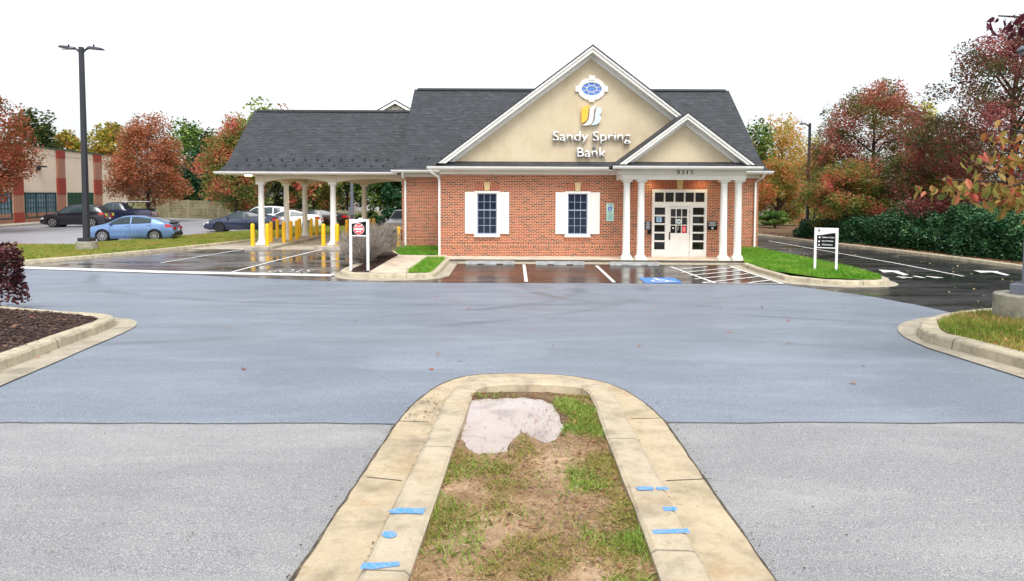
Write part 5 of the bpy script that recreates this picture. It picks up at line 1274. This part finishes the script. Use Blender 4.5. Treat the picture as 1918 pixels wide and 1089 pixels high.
def crown_points(rg, n, c, rx, ry, rz, k, spread=.30, egg=.25, shell=.45):
    d = rg.normal(size=(k, 3)); d /= np.linalg.norm(d, axis=1)[:, None]
    r = shell+(1-shell)*rg.random(k)**.6
    cc = d*r[:, None]; cc[:, :2] *= (1-egg*cc[:, 2:3])
    rad = spread*(.6+.8*rg.random(k))
    w = rad**2; w /= w.sum(); idx = rg.choice(k, n, p=w)
    q = rg.normal(size=(n, 3)); q /= np.linalg.norm(q, axis=1)[:, None]; q *= (rg.random(n)**.42)[:, None]; q[:, 2] *= .7
    p = cc[idx]+q*rad[idx][:, None]
    return p*np.array([rx, ry, rz])+np.array(c), cc*np.array([rx, ry, rz])+np.array(c)
def tree(name, label, x, y, ztop, zbot, r, mat, n, leaf, seed, zg=None, cat='tree', k=70, trunk=None, spread=.3, egg=.25, group=None, lean=0, shell=.4):
    rg = np.random.default_rng(seed); zg = h(y) if zg is None else zg
    cz = (ztop+zbot)/2; rz = (ztop-zbot)/2; tr = trunk or max(.09, r*.055)
    t = thing(name, label, cat, (x, y, zg), 0, group)
    pts, cc = crown_points(rg, n, (lean, 0, cz-zg), r, r, rz, k, spread, egg, shell)
    m_ = MB(); zt = cz-zg+rz*.45
    m_.tube([(0, 0, -.1), (.03, .02, (zbot-zg)*.5), (lean*.4-.04, .03, (zbot-zg)+.3), (lean*.8, -.03, cz-zg), (lean, 0, zt)], [tr*1.25, tr, tr*.85, tr*.55, tr*.15], 8)
    for q in cc[rg.permutation(len(cc))[:26]]:
        z0 = max(.3*(zbot-zg)+.6, min(zt*.92, q[2]-.45*math.hypot(q[0]-lean, q[1])-.2)); p0 = Vector((lean*.6*z0/zt, 0, z0)); p1 = Vector(q)
        mid = p0.lerp(p1, .5)+Vector((0, 0, .12*r)); m_.tube([p0, mid, p1], [tr*.34, tr*.2, tr*.06], 5)
    part('trunk', m_, BARK, t, False, smooth=True)
    link('crown', leaf_mesh('crown', pts, np.full(n, leaf), rg), mat, t, False)
    return t
def ptree(name, label, px, D, pytop, pybot, halfpx, mat, n, leaf, seed, **kw):
    x, zt = P(px, pytop, D); zb = P(px, pybot, D)[1]
    return tree(name, label, x, D, zt, max(zb, h(D)+.25), halfpx*D/F, mat, n, leaf, seed, **kw)
c_ = srgb
L_RUST = mat_leaf('rust_leaves', [(0, c_(84, 86, 44)), (.25, c_(116, 92, 54)), (.4, c_(152, 98, 64)), (.5, c_(180, 110, 76)), (.62, c_(196, 130, 94)), (.8, c_(164, 100, 66)), (1, c_(128, 108, 62))], .9, w=.75, trans=.45)
L_RED = mat_leaf('red_leaves', [(0, c_(80, 82, 40)), (.3, c_(116, 92, 50)), (.42, c_(144, 84, 54)), (.55, c_(166, 84, 60)), (.7, c_(182, 108, 76)), (1, c_(108, 90, 46))], .9, w=.75, trans=.45)
L_DGREEN = mat_leaf('dark_green_leaves', [(0, c_(30, 48, 22)), (.4, c_(52, 72, 34)), (.58, c_(84, 102, 48)), (.75, c_(112, 108, 56)), (1, c_(130, 98, 54))], .9, w=.7)
L_EVER = mat_leaf('evergreen_leaves', [(0, c_(20, 46, 30)), (.5, c_(36, 76, 46)), (1, c_(62, 102, 60))], .9, trans=.15, w=.7)
L_YGREEN = mat_leaf('yellow_green_leaves', [(0, c_(84, 100, 36)), (.35, c_(128, 134, 50)), (.55, c_(172, 154, 64)), (.72, c_(198, 146, 74)), (1, c_(160, 104, 58))], .8, w=.7)
L_GREEN = mat_leaf('green_leaves', [(0, c_(48, 80, 36)), (.4, c_(82, 118, 52)), (.65, c_(126, 148, 72)), (1, c_(160, 150, 80))], .9, w=.7)
L_PALE = mat_leaf('pale_green_leaves', [(0, c_(104, 124, 58)), (.5, c_(142, 158, 80)), (.85, c_(172, 172, 104)), (1, c_(190, 150, 120))])
L_MIXR = mat_leaf('half_turned_leaves', [(0, c_(52, 78, 34)), (.32, c_(90, 116, 50)), (.46, c_(134, 140, 66)), (.55, c_(176, 142, 84)), (.64, c_(204, 114, 92)), (.8, c_(212, 106, 96)), (1, c_(174, 90, 80))], .6, w=.78, trans=.45)
L_MAPLE = mat_leaf('maple_leaves', [(0, c_(60, 80, 40)), (.3, c_(94, 108, 54)), (.45, c_(132, 126, 72)), (.53, c_(160, 112, 80)), (.62, c_(176, 92, 82)), (.74, c_(202, 132, 114)), (1, c_(204, 156, 122))], .6, w=.78, trans=.5)
L_WINE = mat_leaf('wine_leaves', [(0, c_(54, 72, 40)), (.34, c_(86, 98, 52)), (.46, c_(110, 98, 66)), (.54, c_(130, 78, 70)), (.64, c_(154, 80, 80)), (.78, c_(188, 116, 110)), (1, c_(160, 122, 90))], .6, w=.78, trans=.5)
L_GOLD = mat_leaf('golden_leaves', [(0, c_(112, 126, 50)), (.3, c_(164, 154, 66)), (.5, c_(204, 176, 84)), (.64, c_(214, 158, 80)), (.8, c_(204, 132, 72)), (1, c_(190, 178, 96))], .7, w=.75, trans=.5)
L_ORANGE = mat_leaf('orange_leaves', [(0, c_(86, 110, 46)), (.32, c_(124, 138, 60)), (.46, c_(166, 150, 76)), (.55, c_(194, 146, 82)), (.66, c_(204, 118, 80)), (.8, c_(190, 106, 78)), (1, c_(150, 144, 74))], .8, w=.8, trans=.5)
L_YEL = mat_leaf('lemon_leaves', [(0, c_(130, 140, 54)), (.5, c_(186, 178, 76)), (1, c_(206, 190, 96))])
L_HEDGE = mat_leaf('hedge_leaves', [(0, c_(14, 42, 27)), (.35, c_(30, 74, 45)), (.6, c_(64, 110, 66)), (1, c_(128, 158, 106))], 1.2, trans=.2, w=.4)
L_BURN = mat_leaf('burning_bush_leaves', [(0, c_(66, 76, 42)), (.3, c_(104, 60, 52)), (.6, c_(146, 72, 70)), (1, c_(176, 104, 98))])
L_BARB = mat_leaf('barberry_leaves', [(0, c_(40, 20, 24)), (.4, c_(66, 28, 34)), (.75, c_(96, 48, 52)), (1, c_(124, 88, 84))], 2, trans=.15)
# left side
ptree('maple_tree', 'bright red tree cut by the left edge, before the beige building', -40, 44, 172, 378, 82, L_RED, 20000, .17, 1, k=120)
ptree('tree', 'dark green tree rising behind the beige building, next to the red tree', 62, 86, 205, 330, 46, L_DGREEN, 4500, .42, 2)
ptree('tree', 'small yellow green tree behind the roofline, left of the lamp post', 128, 90, 246, 330, 34, L_YGREEN, 3000, .42, 3)
ptree('tree', 'broad yellow and orange tree behind the roofline, right of the lamp post', 198, 92, 230, 330, 44, L_YGREEN, 4800, .42, 4)
ptree('maple_tree', 'rust-coloured tree behind the parked cars', 274, 62, 214, 392, 64, L_RUST, 26000, .18, 5, k=130, egg=.45)
ptree('tree', 'tall green tree standing behind the rust-coloured tree', 352, 96, 226, 400, 46, L_GREEN, 5000, .45, 6)
ptree('tree', 'dark green tree top far behind the board fence', 402, 98, 232, 400, 34, L_DGREEN, 3500, .45, 7)
ptree('evergreen_tree', 'dark evergreen behind the board fence, right of the rust-coloured tree', 372, 82, 278, 402, 34, L_EVER, 5000, .34, 8, egg=.65)
ptree('maple_tree', 'half-turned red and green tree at the left end of the canopy', 438, 57, 214, 405, 62, L_MIXR, 24000, .18, 9, k=120, lean=.2)
ptree('tree', 'pale green tree top above the canopy ridge', 486, 84, 186, 330, 54, L_PALE, 2600, .42, 10, shell=.5)
ptree('tree', 'sparse pinkish tree top above the canopy ridge', 528, 86, 200, 330, 30, L_RUST, 700, .36, 40)
for i, (px, D, pt, hp, mt, lab) in enumerate([(515, 62, 258, 44, L_DGREEN, 'dark green tree seen between the left canopy columns'), (586, 57, 250, 46, L_MIXR, 'tree with a dark trunk seen between the middle canopy columns'), (650, 64, 250, 46, L_DGREEN, 'tree behind the grey pole under the canopy'),
        (712, 58, 262, 42, L_GREEN, 'green tree seen beside the rear right canopy column'), (757, 56, 262, 34, L_EVER, 'dark green tree at the brick corner under the canopy'), (620, 72, 250, 50, L_MIXR, 'olive tree far behind the front right canopy column')]):
    ptree('tree', lab, px, D, pt, 400, hp, mt, 5200, .30, 11+i, k=60)
for i, (px, D, pt, hp, lab) in enumerate([(725, 50, 392, 26, 'dark bush behind the van at the brick corner'), (690, 52, 396, 22, 'dark bush behind the rear right canopy column'), (470, 66, 372, 40, 'dark undergrowth bush at the fence behind the dark blue sedan'), (545, 64, 366, 44, 'dark undergrowth bush at the fence behind the white sedan'), (345, 80, 340, 30, 'dark bush behind the fence below the evergreen'), (420, 76, 345, 36, 'dark bush behind the fence right of the evergreen')]):
    x, zt = P(px, pt, D); tree('bush', lab, x, D, zt, h(D)+.1, hp*D/F, L_DGREEN if i else L_EVER, 2600, .26, 30+i, cat='bush', trunk=.05, k=40)
# right side
ptree('tree', 'green and yellow tree at the right slope of the bank roof', 1418, 74, 214, 400, 34, L_GREEN, 3600, .36, 50)
ptree('tree', 'golden tree behind the slim lamp post', 1466, 76, 212, 420, 54, L_GOLD, 11000, .25, 51, k=90)
ptree('tree', 'yellow green tree right of the slim lamp post', 1530, 80, 250, 420, 40, L_YEL, 3600, .36, 52)
ptree('tree', 'small orange tree at the right corner of the bank', 1460, 57, 300, 436, 60, L_ORANGE, 20000, .15, 53, k=80)
ptree('bush', 'light green bush below the orange tree', 1452, 53, 396, 444, 28, L_GREEN, 2600, .18, 54, cat='bush', k=40)
ptree('maple_tree', 'rosy red maple behind the hedge', 1640, 41, 150, 430, 108, L_MAPLE, 46000, .125, 55, k=170, egg=.42, spread=.20)
ptree('maple_tree', 'low pink and green maple before the taller rosy one', 1585, 38.5, 306, 430, 72, L_MIXR, 20000, .12, 56, k=80)
ptree('tree', 'yellow tree glimpsed between the two red maples', 1738, 66, 198, 400, 44, L_YEL, 3000, .32, 57)
ptree('maple_tree', 'wine red maple at the right edge', 1905, 33, 44, 425, 172, L_WINE, 62000, .12, 58, k=190, egg=.40, spread=.20)
ptree('maple_tree', 'second wine red maple with green shade leaves behind the lamp post base', 1770, 36.5, 262, 430, 92, L_MIXR, 22000, .12, 59, k=90)
# hedge shrubs along the side drive
def shrub(label, x, y, r, hgt, mat, n, leaf, seed, zg=None, name='hedge_shrub', group='clipped shrubs of the hedge'):
    rg = np.random.default_rng(seed); zg = h(y)+.1 if zg is None else zg
    t = thing(name, label, 'shrub', (x, y, zg), 0, group)
    d = rg.normal(size=(n, 3)); d /= np.linalg.norm(d, axis=1)[:, None]; d[:, 2] = np.abs(d[:, 2])*1.0-.25*rg.random(n)
    bumpy = 1+.13*np.sin(d[:, 0]*7+seed)*np.cos(d[:, 1]*6+seed*2)+.07*np.sin(d[:, 2]*9+seed)
    rr = (.62+.38*rg.random(n)**.45)*bumpy
    p = np.sign(d)*np.abs(d)**.8*rr[:, None]; p[:, :2] *= r; p[:, 2] = np.clip(p[:, 2], -.2, 2)*hgt*.82+hgt*.16
    p = p[p[:, 2] > .02]
    m_ = MB()
    for k in range(7): a = k*.9; m_.tube([(.08*math.cos(a), .08*math.sin(a), -.05), (r*.4*math.cos(a), r*.4*math.sin(a), hgt*.45), (r*.6*math.cos(a), r*.6*math.sin(a), hgt*.75)], [.04, .025, .01], 5)
    part('stem', m_, BARK, t, False); link('foliage', leaf_mesh('foliage', p, np.full(len(p), leaf), rg, .45, .75), mat, t, False); return t
hl = ['dark hedge shrub nearest the bank corner, left end of the row', 'second hedge shrub from the bank end, above the directional sign', 'hedge shrub just right of the directional sign', 'rounded green hedge shrub below the rosy maple', 'taller hedge shrub left of the red-tinged one',
      'hedge shrub with a red-tinged top in the middle of the row', 'broad hedge shrub right of the red-tinged one', 'hedge shrub third from the right edge of the photo', 'big dark hedge shrub next to the lamp post', 'hedge shrub at the right edge beside the concrete block']
hp_ = [(1530, 408), (1580, 408), (1622, 397), (1662, 390), (1702, 388), (1735, 392), (1775, 388), (1822, 384), (1872, 382), (1930, 380)]
for i, ((px, pt), lab) in enumerate(zip(hp_, hl)):
    # walk along the kerb line, a little way behind it
    k = (px-959)/F; best = None
    for (xa, ya), (xb, yb) in zip(KR[:-1], KR[1:]):
        for s in np.linspace(0, 1, 40):
            xx = xa+(xb-xa)*s+2.25; yy = ya+(yb-ya)*s
            if best is None or abs(xx/yy-k) < best[0]: best = (abs(xx/yy-k), xx, yy)
    _, xx, yy = best; zt = P(px, pt, yy)[1]
    shrub(lab, xx, yy, 1.28+.12*((i*7) % 3-1), (zt-h(yy)-.1)*(1+.09*((i*5) % 3-1)), L_HEDGE, 11000, .105, 70+i)
    if i == 5: 
        rg = np.random.default_rng(99); q = rg.normal(size=(1500, 3))*np.array([.55, .5, .28])+np.array([0, -.2, zt-h(yy)-.05])
        red = bpy.data.objects['hedge_shrub.005'] if 'hedge_shrub.005' in bpy.data.objects else None
        if red: o = link('red_shoots', leaf_mesh('red_shoots', q, np.full(1500, .12), rg), L_BURN, red, False); o['label'] = 'red top shoots'
shrub('burgundy barberry shrub in the mulch bed at the left edge', -10.0, 12.9, .66, 1.36, L_BARB, 5200, .065, 91, h(12.9)+.12, 'barberry_shrub', None)
# bare grey shrub
def bare_shrub(label, x, y, hgt, r, n, seed, zg):
    rg = np.random.default_rng(seed); t = thing('bare_shrub', label, 'shrub', (x, y, zg)); V = []; Fq = []
    def tw(p0, p1, r0, r1):
        d = p1-p0; L = np.linalg.norm(d)
        if L < 1e-4: return
        d = d/L; a = np.cross(d, [.3, .5, .8]); a /= np.linalg.norm(a); b = np.cross(d, a); o = len(V)
        for p, rr in ((p0, r0), (p1, r1)):
            for k in range(3): V.append(p+a*rr*math.cos(2.094*k)+b*rr*math.sin(2.094*k))
        for k in range(3): Fq.append((o+k, o+(k+1) % 3, o+3+(k+1) % 3, o+3+k))
    for i in range(n):
        a = rg.random()*6.283; tilt = 1.02*rg.random()**.6; d = np.array([math.cos(a)*math.sin(tilt), math.sin(a)*math.sin(tilt), math.cos(tilt)])
        L = hgt*(.75+.3*rg.random())*(1 if tilt < .7 else .9); p = np.array([math.cos(a)*.10, math.sin(a)*.10, 0])*rg.random(); q = p; r0 = .011
        for s in range(4):
            d2 = d+rg.normal(size=3)*.13; d2 /= np.linalg.norm(d2); q2 = q+d2*L/4; tw(q, q2, r0, r0*.75); r0 *= .75; q = q2
            for _ in range(2+2*s):
                e = d2+rg.normal(size=3)*.5; e /= np.linalg.norm(e); tw(q, q+e*L*.17*(.5+rg.random()), .0045, .002)
    link('twigs', np_mesh('twigs', np.array(V), np.array(Fq)), TWIG, t, False); return t
TWIG = NT('grey_twigs'); TWIG = TWIG.out(TWIG.ramp(TWIG.n('ShaderNodeNewGeometry').outputs['Random Per Island'], [(0, c_(92, 82, 74)), (.5, c_(148, 138, 128)), (1, c_(190, 182, 174))]), .8)
sx_, sy_ = G(681, 493, .14); bare_shrub('bare grey twiggy shrub in the mulch behind the red disc sign', sx_, sy_, 1.2, 1, 260, 3, h(sy_)+.13)
sx_, sy_ = G(708, 483, .14); bare_shrub('second bare grey shrub, farther along the mulch strip', sx_, sy_, 1.25, 1, 300, 4, h(sy_)+.13)
# near tree overhanging from the right
def near_tree():
    rg = np.random.default_rng(17); x, y = 8.6, 8.2; zg = h(y)+.12
    t = thing('cherry_tree', 'near tree with large turning leaves overhanging at the right edge', 'tree', (x, y, zg))
    br = MB(); br.tube([(0, 0, -.1), (.02, 0, 1.0), (-.05, 0, 2.2), (0, 0, 3.6), (.1, 0, 5.2)], [.15, .13, .11, .08, .03], 9)
    C = []; red = []
    def branch(pts, n, tipred, spread=.12, start=.25):
        pp = [Vector(p)-Vector((x, y, zg)) for p in pts]; k = len(pp); br.tube(pp, [.03-.022*i/(k-1) for i in range(k)], 6)
        for i in range(n):
            u = start+(1-start)*rg.random(); s = u*(k-1); j = min(int(s), k-2); p = pp[j].lerp(pp[j+1], s-j)
            q = np.array(p)+rg.normal(size=3)*spread*np.array([1, 1, .5])+np.array([0, 0, -.05]); (red if rg.random() < tipred*u**2 else C).append(q)
    def at(px, py, Y): a = P(px, py, Y); return (a[0], Y, a[1])
    root = lambda z: (x, y, zg+z)
    branch([root(2.0), at(1990, 330, 8), at(1925, 342, 7.6), at(1850, 340, 7.3), at(1760, 336, 7.2)], 230, .30)
    branch([root(2.2), at(1990, 300, 7.8), at(1930, 285, 7.5), at(1848, 290, 7.4)], 190, .12)
    branch([root(2.4), at(1990, 270, 7.7), at(1925, 250, 7.5), at(1882, 240, 7.5)], 70, .3)
    branch([root(1.8), at(1980, 370, 8), at(1915, 365, 7.6), at(1862, 372, 7.5)], 150, .10)
    branch([root(1.9), at(1985, 350, 7.4), at(1930, 340, 7.2), at(1880, 352, 7.1)], 120, .10)
    branch([root(4.0), at(2000, 60, 8), at(1940, 34, 7.8), at(1870, 30, 7.7)], 70, .0, .09, .5)
    up = []
    for i in range(10):
        a = rg.random()*6.28; p = (x+1.4*math.cos(a)+.6, y+1.4*math.sin(a), zg+3+2.2*rg.random())
        if p[0]/p[1] < .80: continue
        branch([root(2.6+1.5*rg.random()), p], 90, .2, .3)
    part('trunk', br, BARK, t, False, smooth=True)
    LC = mat_leaf('large_turning_leaves', [(0, c_(74, 98, 42)), (.3, c_(118, 122, 56)), (.5, c_(160, 140, 72)), (.72, c_(180, 128, 72)), (1, c_(170, 92, 64))], 1.5, trans=.4, w=.4)
    LR = mat_leaf('large_red_leaves', [(0, c_(156, 64, 48)), (.5, c_(182, 88, 66)), (1, c_(184, 122, 78))], 1.5, trans=.4)
    LD = mat_leaf('large_wine_leaves', [(0, c_(66, 26, 36)), (.6, c_(104, 40, 52)), (1, c_(130, 60, 66))], 1.5, trans=.4)
    C = np.array(C); hi = C[:, 2] > 3.2
    for nm, cc, mt in (('crown', C[~hi], LC), ('upper_leaves', C[hi], LD), ('red_leaves', np.array(red), LR)):
        if len(cc): link(nm, oval_leaf_mesh(nm, cc, np.full(len(cc), .115), rg), mt, t, False)
near_tree()
# ================================================================== GRASS, LITTER
WETN = NT('median_earth'); _o = WETN.obj(); _x, _y, _z = WETN.sep(_o)
_f = WETN.math('ADD', WETN.math('MULTIPLY', WETN.noise(2.2, 6, .65, _o), .55), WETN.math('MULTIPLY', WETN.noise(34, 5, .7, _o), .45))
_c = WETN.ramp(_f, [(.32, srgb(92, 72, 52)), (.46, srgb(150, 122, 92)), (.58, srgb(184, 156, 124)), (.72, srgb(210, 188, 160))])
_c = WETN.mix(WETN.mapr(_z, ZW+.006, ZW+.04, .85, 0), _c, srgb(84, 62, 44)); WETN.bump(WETN.noise(90, 4, .75, _o), .9, .012)
struct(link('median_soil', soil_mesh(), WETN.out(_c, .85, .3)))
pq_ = [q for q, p in [(GZ(*zz(p), ZW), p) for p in pud] if not (545 < p[0] < 665 and 340 < p[1] < 395)]
pg = offset_path(pq_, .07, True)
if not inside(pg, np.array([pudw[0]]))[0]: pg = offset_path(pq_, -.07, True)
pmb = MB(); pmb_me = sheet_mesh(pg, 0, .2, lambda y: ZW); pmb_me.name = 'puddle'
struct(link('puddle', pmb_me, PM.m))
def grass(name, poly, off, mat, dens, hh, wid, seed, weight=None, lean=.35):
    rg = np.random.default_rng(seed); a = np.array(poly); x0, y0 = a.min(0); x1, y1 = a.max(0)
    n = int((x1-x0)*(y1-y0)*dens); p = rg.random((n, 2))*np.array([x1-x0, y1-y0])+np.array([x0, y0]); p = p[inside(poly, p)]
    if weight is not None: w = weight(p); p = p[rg.random(len(p)) < w]
    n = len(p); z = soil_height(p)-.004 if poly is mbed else np.array([h(v) for v in p[:, 1]])+off
    th = rg.random(n)*6.283; s = hh*(.5+.9*rg.random(n)); w = wid*(.7+.6*rg.random(n)); ln = rg.normal(size=(n, 2))*lean*s[:, None]
    B = np.column_stack([p, z]); dx = np.column_stack([np.cos(th)*w, np.sin(th)*w, np.zeros(n)])
    mid = B+np.column_stack([ln*.4, s*.6]); tip = B+np.column_stack([ln, s])
    V = np.stack([B-dx, B+dx, mid+dx*.6, tip, mid-dx*.6], 1).reshape(-1, 3)
    o = link(name, np_mesh(name, V, np.arange(5*n).reshape(-1, 5)), mat); return stuff(o)
M_GR = mat_leaf('lawn_grass', [(0, c_(62, 112, 30)), (.35, c_(96, 156, 42)), (.6, c_(132, 184, 62)), (.8, c_(168, 186, 84)), (1, c_(176, 164, 104))], 1.6, trans=.3, w=.5)
M_GY = mat_leaf('strip_grass', [(0, c_(86, 112, 40)), (.4, c_(128, 152, 58)), (.6, c_(168, 164, 82)), (.8, c_(180, 150, 98)), (1, c_(150, 116, 78))], .7, trans=.3, w=.5)
M_GD = mat_leaf('median_grass', [(0, c_(104, 116, 44)), (.35, c_(136, 150, 58)), (.6, c_(164, 160, 84)), (.8, c_(180, 150, 104)), (1, c_(150, 118, 84))], 1.6, trans=.3, w=.5)
M_GF = mat_leaf('fresh_grass', [(0, c_(104, 136, 52)), (.5, c_(140, 168, 70)), (1, c_(172, 186, 96))], 1.6, trans=.3, w=.4)
grass('grass', nl, .14, M_GR, 1500, .10, .008, 1); grass('grass', g1, .14, M_GR, 1500, .10, .008, 2); grass('grass', g2, .14, M_GR, 1500, .10, .008, 3)
grass('grass', [p for p in stp[:9]]+stp[-7:], .12, M_GY, 420, .065, .014, 4)
def vn(p, sc, seed):
    rg = np.random.default_rng(seed); t = np.zeros(len(p))
    for k in range(6):
        a = rg.random()*6.28; f = sc*(.6+.9*rg.random()); t += np.sin(p[:, 0]*f*math.cos(a)+p[:, 1]*f*math.sin(a)+rg.random()*6.28)
    return t/6
def wmed(p):
    w = np.clip(.42+1.5*vn(p, 9, 5), 0, 1)
    c = .06+.026*p[:, 1]
    path = np.exp(-((p[:, 0]-c-.10)/.17)**2)*np.clip((p[:, 1]-2.7)/.6, .1, 1)
    w = w*(1-.93*path)+np.clip((p[:, 0]-c-.22)*1.6, 0, .55)*(1-path)
    w *= ~inside(pudw, p); w *= np.clip((-edge_dist(pudw, p)-.02)/.12, .0, 1)
    return w
M_ST = mat_leaf('straw_grass', [(0, c_(120, 96, 62)), (.4, c_(166, 136, 94)), (.8, c_(196, 168, 122)), (1, c_(150, 150, 84))], 2.5, trans=.2, w=.4, rough=.8)
grass('grass', mbed, .088, M_ST, 16000, .013, .0022, 5, lambda p: np.clip(1.3*wmed(p)+.12, 0, 1)*~inside(pudw, p), 1.6)
grass('grass', mbed, .088, M_GD, 22000, .020, .0024, 6, lambda p: wmed(p)*np.clip(.55+2.2*vn(p, 16, 25), .05, 1), 1.1)
grass('grass', mbed, .088, M_GF, 17000, .030, .0028, 8, lambda p: np.clip(2.8*(vn(p, 9, 15)+.02), 0, 1)*(.22+.78*(p[:, 0] > .34))*(1-.9*np.exp(-((p[:, 0]-.2)/.2)**2))*~inside(pudw, p), .8)
grass('grass', rb, .13, M_GY, 900, .08, .007, 9)
def scatter(name, poly, off, mat, n, size, seed, weight=None, zlift=.01):
    rg = np.random.default_rng(seed); a = np.array(poly); mn, mx = a.min(0), a.max(0); p = rg.random((n*3, 2))*(mx-mn)+mn; p = p[inside(poly, p)]
    if weight is not None: p = p[rg.random(len(p)) < weight(p)]
    p = p[:n]; n = len(p); s = size*(.5+rg.random(n)); th = rg.random(n)*6.283
    z = np.maximum(soil_height(p), ZW-9 if poly is mbed else -9)+.003 if poly is mbed else np.array([h(v) for v in p[:, 1]])+off
    if poly is mbed: z = np.maximum(z, np.where(inside(pudw, p), ZW+.002, -9))
    c = np.column_stack([p, z]); ux = np.column_stack([np.cos(th), np.sin(th), rg.normal(size=n)*.15]); uy = np.column_stack([-np.sin(th), np.cos(th), rg.normal(size=n)*.15])
    up = np.zeros((n, 3)); up[:, 2] = 1; k = s[:, None]; cur = (rg.random(n)*.25*s)[:, None]
    V = np.stack([c-ux*k*.5+up*(.004+cur), c-ux*k*.1+uy*k*.32+up*.006, c+ux*k*.3+uy*k*.22+up*(.005+cur*.6), c+ux*k*.55+up*(.004+cur), c+ux*k*.2-uy*k*.30+up*.006, c-ux*k*.2-uy*k*.28+up*(.005+cur*.5)], 1).reshape(-1, 3)
    return stuff(link(name, np_mesh(name, V, np.arange(6*n).reshape(-1, 6)), mat))
M_FALL = mat_leaf('fallen_leaves_mat', [(0, c_(110, 60, 40)), (.3, c_(160, 84, 54)), (.55, c_(186, 120, 80)), (.8, c_(150, 104, 80)), (1, c_(206, 170, 110))], 3, trans=.1, w=.2)
M_FALLD = mat_leaf('dull_leaves_mat', [(0, c_(74, 48, 38)), (.4, c_(120, 78, 58)), (.75, c_(150, 104, 80)), (1, c_(176, 140, 100))], 3, trans=.1, w=.2)
M_CHIP = mat_leaf('mulch_chip_mat', [(0, c_(30, 20, 17)), (.5, c_(62, 44, 38)), (.85, c_(92, 70, 60)), (1, c_(130, 104, 88))], 3, trans=0, w=.2, rough=.8)
M_PEB = mat_leaf('pebble_mat', [(0, c_(90, 78, 68)), (.5, c_(128, 108, 90)), (.9, c_(158, 142, 124)), (1, c_(190, 178, 164))], 3, trans=0, w=.1, rough=.7)
scatter('fallen_leaves', [(KR[0][0]+.3, KR[0][1]), *[(x+.3, y) for x, y in KR[1:]], *[(x+2.2, y) for x, y in KR[:0:-1]]], .115, M_FALLD, 5500, .10, 1)
scatter('fallen_leaves', rb, .16, M_FALL, 420, .085, 2, lambda p: np.clip(1.2-(p[:, 0]-6.5)*.6, .1, 1))
scatter('fallen_leaves', [(-10, 6), (8, 6), (9, 20), (-10, 20)], .012, M_FALL, 60, .06, 3)
scatter('fallen_leaves', [(9, 14), (17, 14), (17, 40), (12, 40), (12, 21)], .016, mat_leaf('pale_leaves', [(0, c_(190, 150, 100)), (1, c_(226, 214, 180))], 3, 0), 110, .07, 4)
scatter('fallen_leaves', mbed, .094, M_FALLD, 520, .026, 5, lambda p: ~inside(pudw, p))
scatter('fallen_leaves', mbed, .09, M_FALL, 130, .035, 6, lambda p: (p[:, 1] > 5.0)*np.where(inside(pudw, p), .05, np.clip(1+edge_dist(pudw, p)/.3, .02, 1)))
scatter('gravel', mbed, .09, M_PEB, 1600, .013, 8, lambda p: np.exp(-((p[:, 0]-.25)/.22)**2)*.9+.1)
scatter('mulch_chips', lb, .125, M_CHIP, 7000, .05, 9)
scatter('mulch_chips', GL([(655, 505), (675, 497), (733, 471), (746, 477), (700, 503), (690, 509), (660, 508)], .15), .146, M_CHIP, 2500, .05, 10)
scatter('fallen_leaves', lb, .135, M_FALL, 40, .06, 11)

gp = [G(*q) for q in ((735, 800), (815, 790), (845, 740), (800, 745))]
scatter('grit', gp, .02, M_PEB, 60, .02, 21)
for sd, (pa, pb_) in enumerate((((686, 899), (752, 906)),)): pass
def along(path, d0, d1): a = offset_path(path, d0); b = offset_path(path, d1); return a+b[::-1]
M_GRIT = mat_leaf('grit_mat', [(0, c_(46, 38, 32)), (.5, c_(96, 80, 66)), (1, c_(150, 130, 110))], 3, trans=0, w=.2, rough=.9)
scatter('grit', along([q for q in mk if q[1] > 1.5], .06, -.02), .02, M_GRIT, 900, .012, 22)
scatter('grit', along([q for q in mk if q[1] > 1.5], .42, .34), .010, M_GRIT, 900, .013, 25)
for i_, kp in enumerate((lk, rk)): scatter('grit', along(kp, -.06 if i_ == 0 else .06, .02 if i_ == 0 else -.02), .02, M_GRIT, 700, .016, 30+i_)
scatter('fallen_leaves', along(lk, -.16, -.02), .022, M_FALL, 26, .06, 33); scatter('fallen_leaves', along(rk, .2, .02), .022, M_FALL, 20, .06, 34)
scatter('grit', [(-9, 2.5), (9, 2.5), (9, 5.2), (-9, 5.2)], .004, M_GRIT, 500, .012, 35)
